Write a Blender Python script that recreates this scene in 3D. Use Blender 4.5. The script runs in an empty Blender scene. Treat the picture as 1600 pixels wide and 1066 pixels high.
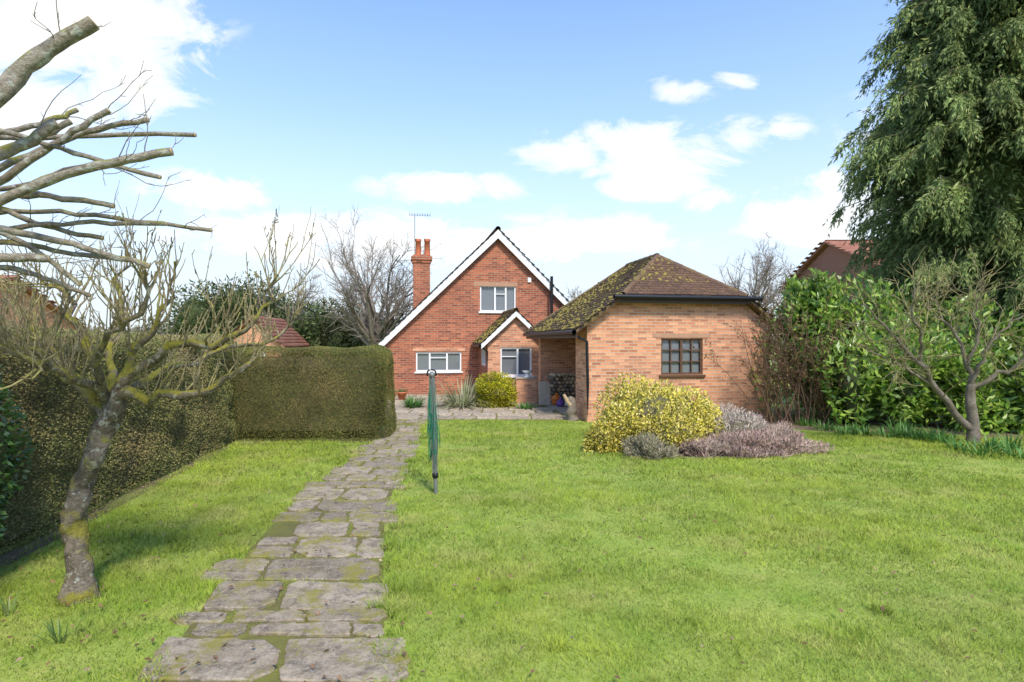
import bpy, bmesh, math, random
import numpy as np
from mathutils import Vector
rng = np.random.default_rng(11); random.seed(11)
S = bpy.context.scene; COL = S.collection
R = math.radians
CH = 1.7
# ------------------------------------------------------------------ helpers
def P3(px, py, D): return np.array([(px-800)/900*D, D, CH+(533-py)/900*D])
def G2(px, py):
    D = 900*CH/(py-533); return np.array([(px-800)/900*D, D, 0.0])
def nrm(v): return v/np.maximum(np.linalg.norm(v, axis=-1, keepdims=True), 1e-9)
def tag(o, label=None, cat=None, group=None, kind=None):
    if label: o['label'] = label
    if cat: o['category'] = cat
    if group: o['group'] = group
    if kind: o['kind'] = kind
    return o
def thing(name, label, cat, loc=(0,0,0), rz=0, group=None):
    o = bpy.data.objects.new(name, None); COL.objects.link(o); o.empty_display_size = .2
    o.location = loc; o.rotation_euler = (0,0,rz)
    return tag(o, label, cat, group)
def link(name, me, mat, parent=None, smooth=False):
    o = bpy.data.objects.new(name, me); COL.objects.link(o)
    if mat: me.materials.append(mat)
    if parent: o.parent = parent
    if smooth: me.polygons.foreach_set('use_smooth', np.ones(len(me.polygons), bool))
    return o
def mk(name, V, F, mat, parent=None, smooth=False, world=True):
    V = np.asarray(V, np.float32).reshape(-1,3); F = np.asarray(F, np.int32)
    if parent is not None and world:
        p = parent; loc = np.array(p.location); rz = p.rotation_euler[2]
        if p.parent is not None:
            loc = np.array(p.parent.location); rz = p.parent.rotation_euler[2]
        V = V-loc; c, s = math.cos(-rz), math.sin(-rz)
        V = np.stack([V[:,0]*c-V[:,1]*s, V[:,0]*s+V[:,1]*c, V[:,2]], 1)
    me = bpy.data.meshes.new(name); n, k = F.shape
    me.vertices.add(len(V)); me.vertices.foreach_set('co', V.astype(np.float32).ravel())
    me.loops.add(n*k); me.loops.foreach_set('vertex_index', F.ravel())
    me.polygons.add(n); me.polygons.foreach_set('loop_start', np.arange(0, n*k, k, dtype=np.int32))
    me.polygons.foreach_set('loop_total', np.full(n, k, np.int32))
    me.update(calc_edges=True); me.validate()
    return link(name, me, mat, parent, smooth)
def join(parts):
    Vs, Fs, o = [], [], 0
    for V, F in parts:
        V = np.asarray(V).reshape(-1,3); Vs.append(V); Fs.append(np.asarray(F)+o); o += len(V)
    return np.concatenate(Vs), np.concatenate(Fs)
def boxuv(me):
    uv = me.uv_layers.new(name='UV').data
    for f in me.polygons:
        n = f.normal
        if abs(n.z) > .97: t = Vector((1,0,0)); b = Vector((0,1,0))
        else:
            t = Vector((-n.y, n.x, 0)).normalized(); b = n.cross(t)
            if b.z < 0: b = -b
        for li in f.loop_indices:
            c = me.vertices[me.loops[li].vertex_index].co
            uv[li].uv = (c.dot(t), c.dot(b))
class MB:
    def __init__(s): s.v = []; s.f = []
    def box(s, x0,x1,y0,y1,z0,z1):
        i = len(s.v); s.v += [(x,y,z) for z in (z0,z1) for y in (y0,y1) for x in (x0,x1)]
        s.f += [[i+a for a in q] for q in ((0,2,3,1),(4,5,7,6),(0,1,5,4),(2,6,7,3),(0,4,6,2),(1,3,7,5))]; return s
    def prism(s, poly, b0, b1, axis='y'):
        i = len(s.v); n = len(poly)
        for b in (b0,b1):
            for (a,z) in poly: s.v.append((a,b,z) if axis=='y' else ((b,a,z) if axis=='x' else (a,z,b)))
        s.f.append([i+k for k in range(n)]); s.f.append([i+n+k for k in range(n)][::-1])
        for k in range(n): s.f.append([i+k, i+n+k, i+n+(k+1)%n, i+(k+1)%n])
        return s
    def quad(s, *pts):
        i = len(s.v); s.v += [tuple(p) for p in pts]; s.f.append(list(range(i, i+len(pts)))); return s
    def build(s, name, mat, parent=None, uv=False, bevel=0):
        me = bpy.data.meshes.new(name); me.from_pydata(s.v, [], s.f)
        bm = bmesh.new(); bm.from_mesh(me); bmesh.ops.recalc_face_normals(bm, faces=bm.faces)
        if bevel: bmesh.ops.bevel(bm, geom=list(bm.edges), offset=bevel, segments=1, affect='EDGES')
        bm.to_mesh(me); bm.free(); me.update()
        if uv: boxuv(me)
        return link(name, me, mat, parent)
def wall(name, poly, holes, mat, parent, off=0, thick=.12, axis='y'):
    bm = bmesh.new()
    def loop(pts):
        vs = [bm.verts.new((a,z,0)) for a,z in pts]
        for k in range(len(vs)): bm.edges.new((vs[k], vs[(k+1)%len(vs)]))
    loop(poly)
    for (a0,z0,a1,z1) in holes: loop([(a0,z0),(a1,z0),(a1,z1),(a0,z1)])
    bmesh.ops.triangle_fill(bm, edges=list(bm.edges), use_beauty=True)
    for v in bm.verts:
        a, z = v.co.x, v.co.y
        v.co = (a, off, z) if axis=='y' else (off, a, z)
    for (a0,z0,a1,z1) in holes:
        q = [(a0,z0),(a1,z0),(a1,z1),(a0,z1)]
        for k in range(4):
            p, r = q[k], q[(k+1)%4]
            f = lambda a,z,b: bm.verts.new((a,b,z) if axis=='y' else (b,a,z))
            bm.faces.new([f(*p,off), f(*r,off), f(*r,off+thick), f(*p,off+thick)])
    me = bpy.data.meshes.new(name); bm.to_mesh(me); bm.free(); me.update(); boxuv(me)
    return link(name, me, mat, parent)
def leaves(P, D, L, W, fold=.2, mid=.45, flat=None):
    n = len(P); D = nrm(D)
    ref = rng.normal(size=(n,3)) if flat is None else flat
    side = nrm(np.cross(D, ref)); up = np.cross(side, D)
    L = np.broadcast_to(L, n)[:,None]; W = np.broadcast_to(W, n)[:,None]
    m = P+D*L*mid
    V = np.stack([P, m+side*W/2+up*W*fold, P+D*L, m-side*W/2+up*W*fold], 1)
    return V.reshape(-1,3), np.arange(n*4).reshape(n,4)
def blades(P, D, L, W, bend=.5):
    n = len(P); D = nrm(D); ang = rng.uniform(0, 2*np.pi, n)
    side = np.stack([np.cos(ang), np.sin(ang), np.zeros(n)],1)
    L = np.broadcast_to(L, n)[:,None]; W = np.broadcast_to(W, n)[:,None]
    m = P+D*L*.55
    h = D*np.array([1,1,0]); tip = m+nrm(D+h*bend*3)*L*.5
    V = np.stack([P-side*W/2, P+side*W/2, m+side*W*.38, m-side*W*.38, tip, tip+side*.0006],1)
    b = np.arange(n)[:,None]*6
    F = np.concatenate([b+np.array([[0,1,2,3]]), b+np.array([[3,2,5,4]])],0)
    return V.reshape(-1,3), F
def tubes(P, r, k=5):
    P = np.asarray(P, float); r = np.asarray(r, float)
    if P.ndim == 2: P = P[None]; r = r[None]
    m, n, _ = P.shape
    T = nrm(np.gradient(P, axis=1))
    ref = np.where(np.abs(T[:,:1,2:3])>.9, np.array([1.,0,0]), np.array([0,0,1.]))
    ref = np.broadcast_to(ref, T.shape)
    a = nrm(np.cross(T, ref)); b = np.cross(T, a)
    th = np.arange(k)*2*np.pi/k
    V = P[:,:,None]+r[:,:,None,None]*(np.cos(th)[:,None]*a[:,:,None]+np.sin(th)[:,None]*b[:,:,None])
    idx = np.arange(m*n*k).reshape(m,n,k); nx = np.roll(idx,-1,2)
    F = np.stack([idx[:,:-1], nx[:,:-1], nx[:,1:], idx[:,1:]],-1).reshape(-1,4)
    return V.reshape(-1,3), F
def grow(P0, D0, L, r0, n=6, wander=.25, up=.1, taper=.35):
    m = len(P0); P = np.zeros((m,n,3)); p = np.array(P0, float); d = nrm(np.array(D0, float)); P[:,0] = p
    st = (np.broadcast_to(L, m)/(n-1))[:,None]
    for i in range(1, n):
        d = nrm(d+wander*rng.normal(size=(m,3))+np.array([0,0,up])); p = p+d*st; P[:,i] = p
    r = np.broadcast_to(r0, m)[:,None]*np.linspace(1, taper, n)[None]
    return P, r
def spawn(P, r, cnt, t0=.2, t1=1., ang=(.5,1.1), w=None):
    m, n, _ = P.shape
    i = rng.choice(m, cnt, p=w); t = rng.uniform(t0, t1, cnt)*(n-1.001); j = t.astype(int); f = (t-j)[:,None]
    q = P[i,j]*(1-f)+P[i,j+1]*f; T = nrm(P[i,j+1]-P[i,j]); pr = nrm(np.cross(T, rng.normal(size=(cnt,3))))
    a = rng.uniform(*ang, cnt)[:,None]
    return q, T*np.cos(a)+pr*np.sin(a), r[i,j]
def crom(pts, n):
    p = np.array(pts, float); p = np.vstack([2*p[0]-p[1], p, 2*p[-1]-p[-2]])
    out = []; m = len(p)-3
    for t in np.linspace(0, m-1e-6, n):
        i = int(t); f = t-i; a,b,c,d = p[i:i+4]
        out.append(.5*((2*b)+(-a+c)*f+(2*a-5*b+4*c-d)*f*f+(-a+3*b-3*c+d)*f**3))
    return np.array(out)
class Lump:
    def __init__(s, amp=.2, f=3.):
        s.k = rng.normal(size=(7,3))*f; s.p = rng.uniform(0,6.3,7); s.amp = amp
    def __call__(s, d): return 1+s.amp*np.sin(d@s.k.T+s.p).mean(1)*2.2
def blob(n, c, r, lump, shell=.3, out=.8, zlo=-9):
    d = nrm(rng.normal(size=(n,3))); f = lump(d)*(1-shell*rng.random(n)**1.5)
    P = np.array(c)+d*np.array(r)*f[:,None]
    keep = P[:,2] > zlo; P = P[keep]; d = d[keep]
    return P, nrm(d*out+rng.normal(size=d.shape)*.6)
def ball(c, r, lump, k=.8, nu=20, nv=12, zlo=None):
    u = np.linspace(0, 2*np.pi, nu, endpoint=False); v = np.linspace(.02, np.pi-.02, nv)
    uu, vv = np.meshgrid(u, v); d = np.stack([np.sin(vv)*np.cos(uu), np.sin(vv)*np.sin(uu), np.cos(vv)],-1).reshape(-1,3)
    V = np.array(c)+d*np.array(r)*(lump(d)*k)[:,None]
    if zlo is not None: V[:,2] = np.maximum(V[:,2], zlo)
    i = np.arange(nu*nv).reshape(nv,nu); j = np.roll(i,-1,1)
    return V, np.stack([i[:-1], i[1:], j[1:], j[:-1]],-1).reshape(-1,4)
# ------------------------------------------------------------------ materials
def nd(nt, t, ins=None, **props):
    x = nt.nodes.new('ShaderNode'+t)
    for k, v in props.items(): setattr(x, k, v)
    for k, v in (ins or {}).items():
        s = x.inputs[k]
        if isinstance(v, bpy.types.NodeSocket): nt.links.new(v, s)
        else:
            if hasattr(s.default_value, '__len__') and not hasattr(v, '__len__'): v = (v,)*len(s.default_value)
            if hasattr(s.default_value, '__len__') and len(s.default_value)==4 and len(v)==3: v = tuple(v)+(1,)
            s.default_value = v
    return x
def mixc(nt, f, a, b, blend='MIX'):
    x = nd(nt, 'Mix', {0:f}, data_type='RGBA', blend_type=blend)
    for k, v in ((6,a),(7,b)):
        if isinstance(v, bpy.types.NodeSocket): nt.links.new(v, x.inputs[k])
        else: x.inputs[k].default_value = tuple(v)+(1,) if len(v)==3 else v
    return x.outputs[2]
def ramp(nt, fac, stops, interp='LINEAR'):
    x = nd(nt, 'ValToRGB', {0:fac}); e = x.color_ramp.elements; x.color_ramp.interpolation = interp
    while len(e) < len(stops): e.new(.5)
    for el, (p, c) in zip(e, stops):
        el.position = p; el.color = (c,c,c,1) if not hasattr(c,'__len__') else tuple(c)+(1,)
    return x.outputs[0]
def mathn(nt, op, a, b=0, clamp=False): 
    return nd(nt, 'Math', {0:a,1:b}, operation=op, use_clamp=clamp).outputs[0]
def noise(nt, scale, detail=4, rough=.55, vec=None, dist=0):
    i = {'Scale':scale,'Detail':detail,'Roughness':rough,'Distortion':dist}
    if vec is not None: i['Vector'] = vec
    return nd(nt, 'TexNoise', i).outputs[0]
def newmat(name):
    m = bpy.data.materials.new(name); m.use_nodes = True; nt = m.node_tree
    return m, nt, nt.nodes['Principled BSDF'], nt.nodes['Material Output']
def opos(nt): return nd(nt, 'TexCoord').outputs['Object']
def wpos(nt): return nd(nt, 'NewGeometry').outputs['Position']
def bump(nt, b, h, strength=.4, dist=.02):
    x = nd(nt, 'Bump', {'Strength':strength,'Distance':dist,'Height':h}); nt.links.new(x.outputs[0], b.inputs['Normal'])
def plain(name, col, rough=.6, var=.25, scale=6, metal=0, spec=.3, bmp=.15):
    m, nt, b, o = newmat(name); n = noise(nt, scale, 5, .6, opos(nt))
    c = mixc(nt, n, [x*(1-var) for x in col], [min(1,x*(1+var)) for x in col])
    nt.links.new(c, b.inputs['Base Color']); b.inputs['Roughness'].default_value = rough
    b.inputs['Metallic'].default_value = metal; b.inputs['Specular IOR Level'].default_value = spec
    if bmp: bump(nt, b, noise(nt, scale*8, 3, .6, opos(nt)), bmp, .01)
    return m
def leafmat(name, cols, nscale=1.2, patch=None, pscale=.8, pthr=(.5,.65), rough=.5, trans=.25, spec=.3, dark=.55, upn=None, light=1.25, patch2=None, fine=None):
    m, nt, b, out = newmat(name)
    g = nd(nt, 'NewGeometry'); k = len(cols)
    c = ramp(nt, g.outputs['Random Per Island'], [(i/(k-1) if k>1 else 0, col) for i, col in enumerate(cols)])
    n = noise(nt, nscale, 3, .5, wpos(nt))
    if patch2:
        pn = ramp(nt, noise(nt, .45, 5, .6, wpos(nt)), [(.45,0.),(.62,.7)]); c = mixc(nt, pn, c, patch2)
    if patch:
        pn = ramp(nt, noise(nt, pscale, 5, .65, wpos(nt)), [(pthr[0],0.),(pthr[1],.85)])
        c = mixc(nt, pn, c, patch)
    v = ramp(nt, n, [(.3,dark),(.7,light)])
    c = mixc(nt, 1., c, v, 'MULTIPLY')
    if fine: c = mixc(nt, 1., c, ramp(nt, noise(nt, fine, 5, .7, wpos(nt)), [(.3,.58),(.52,1.),(.72,1.24)]), 'MULTIPLY')
    nt.links.new(c, b.inputs['Base Color']); b.inputs['Roughness'].default_value = rough; b.inputs['Specular IOR Level'].default_value = spec
    if trans:
        t = nd(nt, 'BsdfTranslucent', {'Color':c}); mx = nd(nt, 'MixShader', {0:trans, 1:b.outputs[0], 2:t.outputs[0]})
        nt.links.new(mx.outputs[0], out.inputs[0])
    if upn:
        sc = nd(nt, 'VectorMath', {0:g.outputs['Normal'], 1:(upn,upn,upn)}, operation='MULTIPLY').outputs[0]
        ad = nd(nt, 'VectorMath', {0:sc, 1:(0,0,1)}, operation='ADD').outputs[0]
        no = nd(nt, 'VectorMath', {0:ad}, operation='NORMALIZE').outputs[0]; nt.links.new(no, b.inputs['Normal'])
    return m
def brickmat(name, c1, c2, mortar, stain, w=.215, h=.07, st=.55, var=.85):
    m, nt, b, out = newmat(name); uv = nd(nt, 'TexCoord').outputs['UV']
    br = nd(nt, 'TexBrick', {'Vector':uv,'Color1':c1,'Color2':c2,'Mortar':mortar,'Scale':1.,'Mortar Size':.008,'Mortar Smooth':.3,'Bias':-.1,'Brick Width':w,'Row Height':h})
    br2 = nd(nt, 'TexBrick', {'Vector':uv,'Color1':(.5,.45,.45),'Color2':(1.35,1.3,1.22),'Mortar':(1,1,1),'Scale':1.,'Mortar Size':.009,'Bias':.2,'Brick Width':w,'Row Height':h}, offset_frequency=2)
    mp = nd(nt, 'Mapping', {'Vector':uv,'Location':(w*14,h*22,0)}); nt.links.new(mp.outputs[0], br2.inputs['Vector'])
    c = mixc(nt, var, br.outputs[0], br2.outputs[0], 'MULTIPLY')
    n = noise(nt, 1.1, 5, .65, wpos(nt)); c = mixc(nt, ramp(nt, n, [(.42,0.),(.75,st)]), c, stain)
    c = mixc(nt, .35, c, ramp(nt, noise(nt, 40, 3, .6, wpos(nt)), [(.25,.45),(.75,1.3)]), 'MULTIPLY')
    nt.links.new(c, b.inputs['Base Color']); b.inputs['Roughness'].default_value = .9; b.inputs['Specular IOR Level'].default_value = .15
    bump(nt, b, mathn(nt, 'ADD', mathn(nt,'MULTIPLY',br.outputs['Fac'],-1.), mathn(nt,'MULTIPLY',noise(nt,60,3,.6,wpos(nt)),.5)), .5, .012)
    return m
def tilemat(name, cols, moss, thr):
    m, nt, b, out = newmat(name); g = nd(nt, 'NewGeometry')
    c = ramp(nt, g.outputs['Random Per Island'], [(i/(len(cols)-1), x) for i, x in enumerate(cols)])
    n = noise(nt, 1.6, 6, .7, opos(nt)); c = mixc(nt, ramp(nt, n, [(thr,0.),(thr+.2,.85)]), c, moss)
    n2 = noise(nt, 28, 4, .7, opos(nt)); c = mixc(nt, ramp(nt, n2, [(.48,0.),(.66,.5)]), c, [x*.9 for x in moss])
    c = mixc(nt, .5, c, ramp(nt, noise(nt, 12, 3, .6, opos(nt)), [(.3,.55),(.7,1.2)]), 'MULTIPLY')
    nt.links.new(c, b.inputs['Base Color']); b.inputs['Roughness'].default_value = .9; b.inputs['Specular IOR Level'].default_value = .15
    bump(nt, b, n2, .5, .02); return m
def barkmat(name, c1, c2, moss=None, thr=.5, scale=9, lich=None):
    m, nt, b, out = newmat(name); p = wpos(nt)
    n = noise(nt, scale, 6, .7, p); c = mixc(nt, ramp(nt, n, [(.35,0.),(.65,1.)]), c1, c2)
    if lich: c = mixc(nt, ramp(nt, noise(nt, 22, 4, .6, p), [(.55,0.),(.62,1.)]), c, lich)
    if moss:
        nz = nd(nt, 'SeparateXYZ', {0:nd(nt,'NewGeometry').outputs['Normal']}).outputs[2]
        f = mathn(nt, 'ADD', noise(nt, 5.5, 6, .68, p), mathn(nt,'MULTIPLY',nz,.13))
        c = mixc(nt, ramp(nt, f, [(thr,0.),(thr+.1,1.)]), c, moss)
    c = mixc(nt, .6, c, ramp(nt, noise(nt, 45, 4, .7, p), [(.3,.35),(.7,1.25)]), 'MULTIPLY')
    nt.links.new(c, b.inputs['Base Color']); b.inputs['Roughness'].default_value = .9; b.inputs['Specular IOR Level'].default_value = .15
    bump(nt, b, noise(nt, 55, 5, .7, p), .9, .025); return m
M = {}
M['grass'] = leafmat('grass', [(.15,.26,.022),(.27,.41,.035),(.39,.51,.05),(.52,.55,.13)], .9, (.56,.51,.18), 1.5, (.51,.73), .5, .25, .2, .76, .45, 1.12, (.42,.49,.055), 6)
M['brick'] = brickmat('house_brick', (.45,.14,.068), (.28,.085,.046), (.41,.31,.23), (.23,.09,.06))
M['brick2'] = brickmat('garage_brick', (.68,.32,.17), (.46,.18,.095), (.55,.43,.32), (.49,.26,.165), .205, .066, st=.4, var=.78)
M['tile'] = tilemat('mossy_tile', [(.09,.055,.045),(.12,.069,.054),(.15,.083,.064),(.105,.063,.054)], (.22,.16,.05), .55)
M['tile_moss'] = tilemat('very_mossy_tile', [(.105,.065,.05),(.14,.083,.062),(.17,.098,.072),(.12,.075,.057)], (.27,.205,.055), .475)
M['tile_red'] = tilemat('red_tile', [(.30,.12,.085),(.36,.165,.115),(.40,.19,.14),(.32,.13,.095)], (.25,.15,.09), .68)
M['moss'] = plain('moss', (.28,.215,.05), .95, .5, 14)
M['white'] = plain('white_paint', (.78,.77,.74), .45, .06, 3)
M['black'] = plain('black_plastic', (.012,.012,.014), .4, .2, 4, bmp=0)
M['brownwood'] = plain('brown_painted_wood', (.06,.035,.022), .5, .3, 8)
M['windowwood'] = plain('brown_window_wood', (.115,.06,.032), .5, .25, 8)
M['concrete'] = plain('concrete', (.38,.29,.21), .9, .3, 9)
M['palestone'] = plain('pale_stone', (.42,.34,.25), .9, .35, 9)
M['lintel'] = plain('brick_lintel', (.42,.24,.15), .9, .35, 14)
M['terracotta'] = plain('terracotta', (.50,.15,.07), .8, .25, 7)
M['steel'] = plain('weathered_steel', (.20,.205,.185), .5, .35, 18, .3)
M['core'] = plain('shaded_inner_growth', (.055,.068,.024), .95, .4, 6)  # dark colour of added solid cores stands in for shade between leaves
M['corebrown'] = plain('shaded_twiggy_growth', (.13,.11,.052), .95, .4, 6)  # same for hedge and shrub cores: interior shade painted as dark brown
M['corecon'] = plain('shaded_cypress_growth', (.10,.135,.045), .95, .5, 5)  # same for the cypress core: inner shade put into a dull green
M['room'] = plain('dark_room', (.05,.045,.04), .95, .4, 6)
m, nt, b, o = newmat('window_glass'); b.inputs['Base Color'].default_value = (.16,.17,.18,1); b.inputs['Roughness'].default_value = .05; b.inputs['Specular IOR Level'].default_value = .9; M['glass'] = m  # base colour raised to grey to imitate reflected sky in the panes
m, nt, b, o = newmat('lawn_ground'); p = wpos(nt)
c = mixc(nt, ramp(nt, noise(nt, 2.2, 6, .65, p), [(.35,0.),(.65,1.)]), (.20,.31,.03), (.37,.40,.08))
c = mixc(nt, ramp(nt, noise(nt, 30, 4, .7, p), [(.45,0.),(.75,.5)]), c, (.16,.15,.04))
nt.links.new(c, b.inputs['Base Color']); b.inputs['Roughness'].default_value = .95; bump(nt, b, noise(nt, 60, 4, .7, p), .4, .03); M['lawn'] = m
m, nt, b, o = newmat('bare_soil'); p = wpos(nt)
c = mixc(nt, noise(nt, 8, 6, .7, p), (.09,.06,.036), (.28,.195,.125)); c = mixc(nt, ramp(nt, noise(nt, 1.5, 5, .6, p), [(.45,0.),(.6,.8)]), c, (.21,.24,.045))
nt.links.new(c, b.inputs['Base Color']); b.inputs['Roughness'].default_value = .95; bump(nt, b, noise(nt, 40, 5, .75, p), .9, .04); M['soil'] = m
m, nt, b, o = newmat('mossy_joint'); p = wpos(nt)
c = mixc(nt, noise(nt, 7, 6, .7, p), (.12,.095,.045), (.28,.25,.05)); c = mixc(nt, ramp(nt, noise(nt, 2.5, 5, .6, p), [(.45,0.),(.62,.8)]), c, (.28,.28,.04))
nt.links.new(c, b.inputs['Base Color']); b.inputs['Roughness'].default_value = .95; bump(nt, b, noise(nt, 50, 5, .75, p), .9, .04); M['joint'] = m
def slabmat(name, ca, cb, mossthr=.5):
    m, nt, b, o = newmat(name); p = wpos(nt); g = nd(nt,'NewGeometry')
    c = mixc(nt, ramp(nt, noise(nt, 3, 6, .7, p), [(.3,0.),(.7,1.)]), ca, cb)
    c = mixc(nt, 1., c, ramp(nt, g.outputs['Random Per Island'], [(0,(.72,.70,.66)),(1,(1.18,1.14,1.08))]), 'MULTIPLY')
    c = mixc(nt, ramp(nt, noise(nt, 11, 7, .78, p), [(.44,0.),(.64,.85)]), c, (.115,.092,.066))
    c = mixc(nt, ramp(nt, noise(nt, 60, 3, .7, p), [(.55,0.),(.68,.7)]), c, (.54,.48,.40))
    c = mixc(nt, ramp(nt, noise(nt, 3.2, 9, .8, p), [(mossthr,0.),(mossthr+.1,.9)]), c, (.27,.235,.045))
    nt.links.new(c, b.inputs['Base Color']); b.inputs['Roughness'].default_value = .88; b.inputs['Specular IOR Level'].default_value = .2
    bump(nt, b, noise(nt, 45, 6, .75, p), .9, .015); return m
M['slab'] = slabmat('weathered_slab', (.28,.225,.16), (.43,.36,.27), .50)
M['slab2'] = slabmat('patio_slab', (.40,.32,.23), (.53,.43,.32), .56)
M['apple'] = barkmat('apple_bark', (.11,.085,.058), (.29,.24,.175), (.27,.24,.045), .50, 8, (.42,.41,.34))
M['applelimb'] = barkmat('apple_limb_bark', (.12,.095,.06), (.31,.26,.18), (.31,.275,.045), .48, 10, (.44,.43,.35))
M['appletwig'] = barkmat('apple_twig_bark', (.28,.22,.12), (.48,.40,.23), (.40,.36,.11), .54, 14)
M['pollard'] = barkmat('pollard_bark', (.23,.185,.13), (.44,.38,.30), (.32,.29,.07), .57, 10, (.52,.50,.43))
M['cutwood'] = plain('cut_wood', (.44,.32,.19), .85, .35, 20)
M['bark'] = barkmat('grey_bark', (.15,.12,.085), (.33,.275,.21), (.19,.18,.05), .60, 6)
M['fartwig'] = barkmat('far_twigs', (.27,.22,.18), (.40,.34,.28), None)
M['twigbrown'] = barkmat('brown_stems', (.16,.09,.055), (.30,.19,.12), None)
M['hedge_dark'] = leafmat('side_hedge_leaf', [(.11,.16,.036),(.20,.24,.06),(.33,.31,.10),(.46,.38,.18)], 1.3, (.48,.35,.16), .6, (.48,.70), .55, .2, .25, .7, .5)
M['yew'] = leafmat('box_hedge_leaf', [(.07,.12,.024),(.14,.18,.038),(.24,.225,.056),(.36,.275,.10)], 1.6, (.36,.265,.10), 1., (.52,.72), .6, .18, .2, .65, .4)
M['holly'] = leafmat('holly_leaf', [(.03,.075,.02),(.065,.15,.03),(.13,.22,.06)], 2, None, rough=.3, trans=.1, spec=.5)
M['laurel'] = leafmat('laurel_leaf', [(.09,.19,.022),(.18,.33,.038),(.30,.44,.055),(.43,.52,.12)], 1.1, None, rough=.33, trans=.32, spec=.5, dark=.65, upn=1.5)
M['conifer'] = leafmat('cypress_leaf', [(.135,.21,.06),(.225,.32,.09),(.34,.42,.13),(.46,.51,.20)], .9, (.38,.33,.13), 1.1, (.64,.78), .6, .3, .2, .6, .7)
M['evergreen'] = leafmat('evergreen_leaf', [(.05,.09,.032),(.09,.13,.042),(.15,.18,.06)], .5, (.16,.13,.06), .4, (.5,.7), .6, .1, .2)
M['euonymus'] = leafmat('variegated_leaf', [(.13,.18,.025),(.48,.41,.04),(.68,.56,.07),(.74,.61,.14),(.70,.60,.24)], 2.2, None, rough=.5, trans=.25, dark=.68, upn=1.2)
M['golden'] = leafmat('golden_shrub_leaf', [(.16,.22,.015),(.42,.41,.018),(.58,.51,.02),(.64,.57,.04)], 2.5, None, trans=.25)
M['heather_pink'] = leafmat('pink_heather', [(.31,.19,.145),(.48,.30,.25),(.58,.41,.35),(.32,.26,.15)], 3, (.50,.40,.30), 2.5, (.45,.65), .8, .2, .2, .7, .6)
M['heather_pale'] = leafmat('pale_heather', [(.44,.35,.27),(.60,.50,.41),(.70,.61,.51),(.35,.31,.18)], 3, (.54,.37,.32), 2.5, (.5,.68), .8, .2, .2, .72, .6)
M['heather_green'] = leafmat('grey_green_heather', [(.15,.17,.08),(.26,.26,.13),(.39,.34,.22),(.36,.28,.20)], 3, None, rough=.8, trans=.15, dark=.72, upn=.6)
M['strap'] = leafmat('strap_leaf', [(.09,.18,.04),(.17,.27,.07),(.30,.34,.13)], 3, None, trans=.25)
M['phormium'] = leafmat('sword_leaf', [(.17,.21,.08),(.31,.32,.16),(.46,.45,.25)], 3, None, trans=.2)
M['bulb'] = leafmat('bulb_leaf', [(.06,.17,.035),(.12,.26,.05),(.19,.34,.08)], 3, None, trans=.25)
M['dead'] = leafmat('dead_leaf', [(.14,.07,.035),(.28,.16,.08),(.42,.29,.18)], 3, None, trans=.1)
M['wood'] = leafmat('far_wood', [(.12,.115,.06),(.17,.16,.10),(.24,.205,.15)], .15, None, trans=.1)
M['ivy'] = leafmat('reddish_leaf', [(.10,.13,.035),(.18,.12,.06),(.28,.13,.07)], 3, None, trans=.2)
M['greencord'] = plain('green_plastic_cord', (.008,.19,.10), .45, .2, 20, bmp=0)
# ------------------------------------------------------------------ world, sun, camera
W = bpy.data.worlds.new('World'); S.world = W; W.use_nodes = True; nt = W.node_tree
bg = nt.nodes['Background']; bg.inputs[1].default_value = .15
SUN_AZ, SUN_EL = 160, 50
sky = nd(nt, 'TexSky', sky_type='NISHITA'); sky.sun_disc = False; sky.sun_elevation = R(SUN_EL); sky.sun_rotation = R(SUN_AZ)
sky.air_density = 1.0; sky.dust_density = .6; sky.ozone_density = 2.
sep = nd(nt, 'SeparateXYZ', {0:nd(nt,'TexCoord').outputs['Generated']})
yy = mathn(nt, 'MAXIMUM', sep.outputs[1], .08)
cu = mathn(nt, 'DIVIDE', sep.outputs[0], yy); cv = mathn(nt, 'DIVIDE', sep.outputs[2], yy)
uv = nd(nt, 'CombineXYZ', {0:cu, 1:cv, 2:0.}).outputs[0]
st = nd(nt, 'VectorMath', {0:uv, 1:(1,1.8,1)}, operation='MULTIPLY').outputs[0]
nz = noise(nt, 6.5, 11, .66, st, .5); nzb = noise(nt, 2.6, 5, .55, st, .3)
clouds = [(90,40,310,115,1.2),(215,110,160,105,.95),(30,160,240,90,1.),(330,300,150,52,.85),(695,293,160,36,.8),(900,240,120,52,.8),(1000,230,150,60,.92),(1080,255,170,70,.95),(1010,292,110,34,.8),
          (1160,220,90,50,.8),(1050,140,95,30,.62),(1150,126,55,20,.58),(1225,206,60,34,.62),(1120,310,80,40,.58),(640,385,240,60,.9),(900,372,220,54,.9),(480,365,280,54,.85),(1330,335,240,100,.85),(1500,200,220,130,.7)]
dens = None
for (px,py,rx,ry,w) in clouds:
    d = nd(nt, 'VectorMath', {0:uv, 1:((px-800)/900,(533-py)/900,0)}, operation='SUBTRACT').outputs[0]
    d = nd(nt, 'VectorMath', {0:d, 1:(900/rx,900/ry,0)}, operation='MULTIPLY').outputs[0]
    l = nd(nt, 'VectorMath', {0:d}, operation='LENGTH').outputs['Value']
    mval = mathn(nt, 'MULTIPLY', mathn(nt, 'SUBTRACT', 1., l, True), w)
    dens = mval if dens is None else mathn(nt, 'MAXIMUM', dens, mval)
dd = mathn(nt, 'ADD', dens, mathn(nt, 'MULTIPLY', mathn(nt,'SUBTRACT',nz,.5), 2.3))
dd = mathn(nt, 'ADD', dd, mathn(nt, 'MULTIPLY', mathn(nt,'SUBTRACT',nzb,.5), .7))
gate = ramp(nt, dens, [(.0,0.),(.25,1.)])
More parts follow.
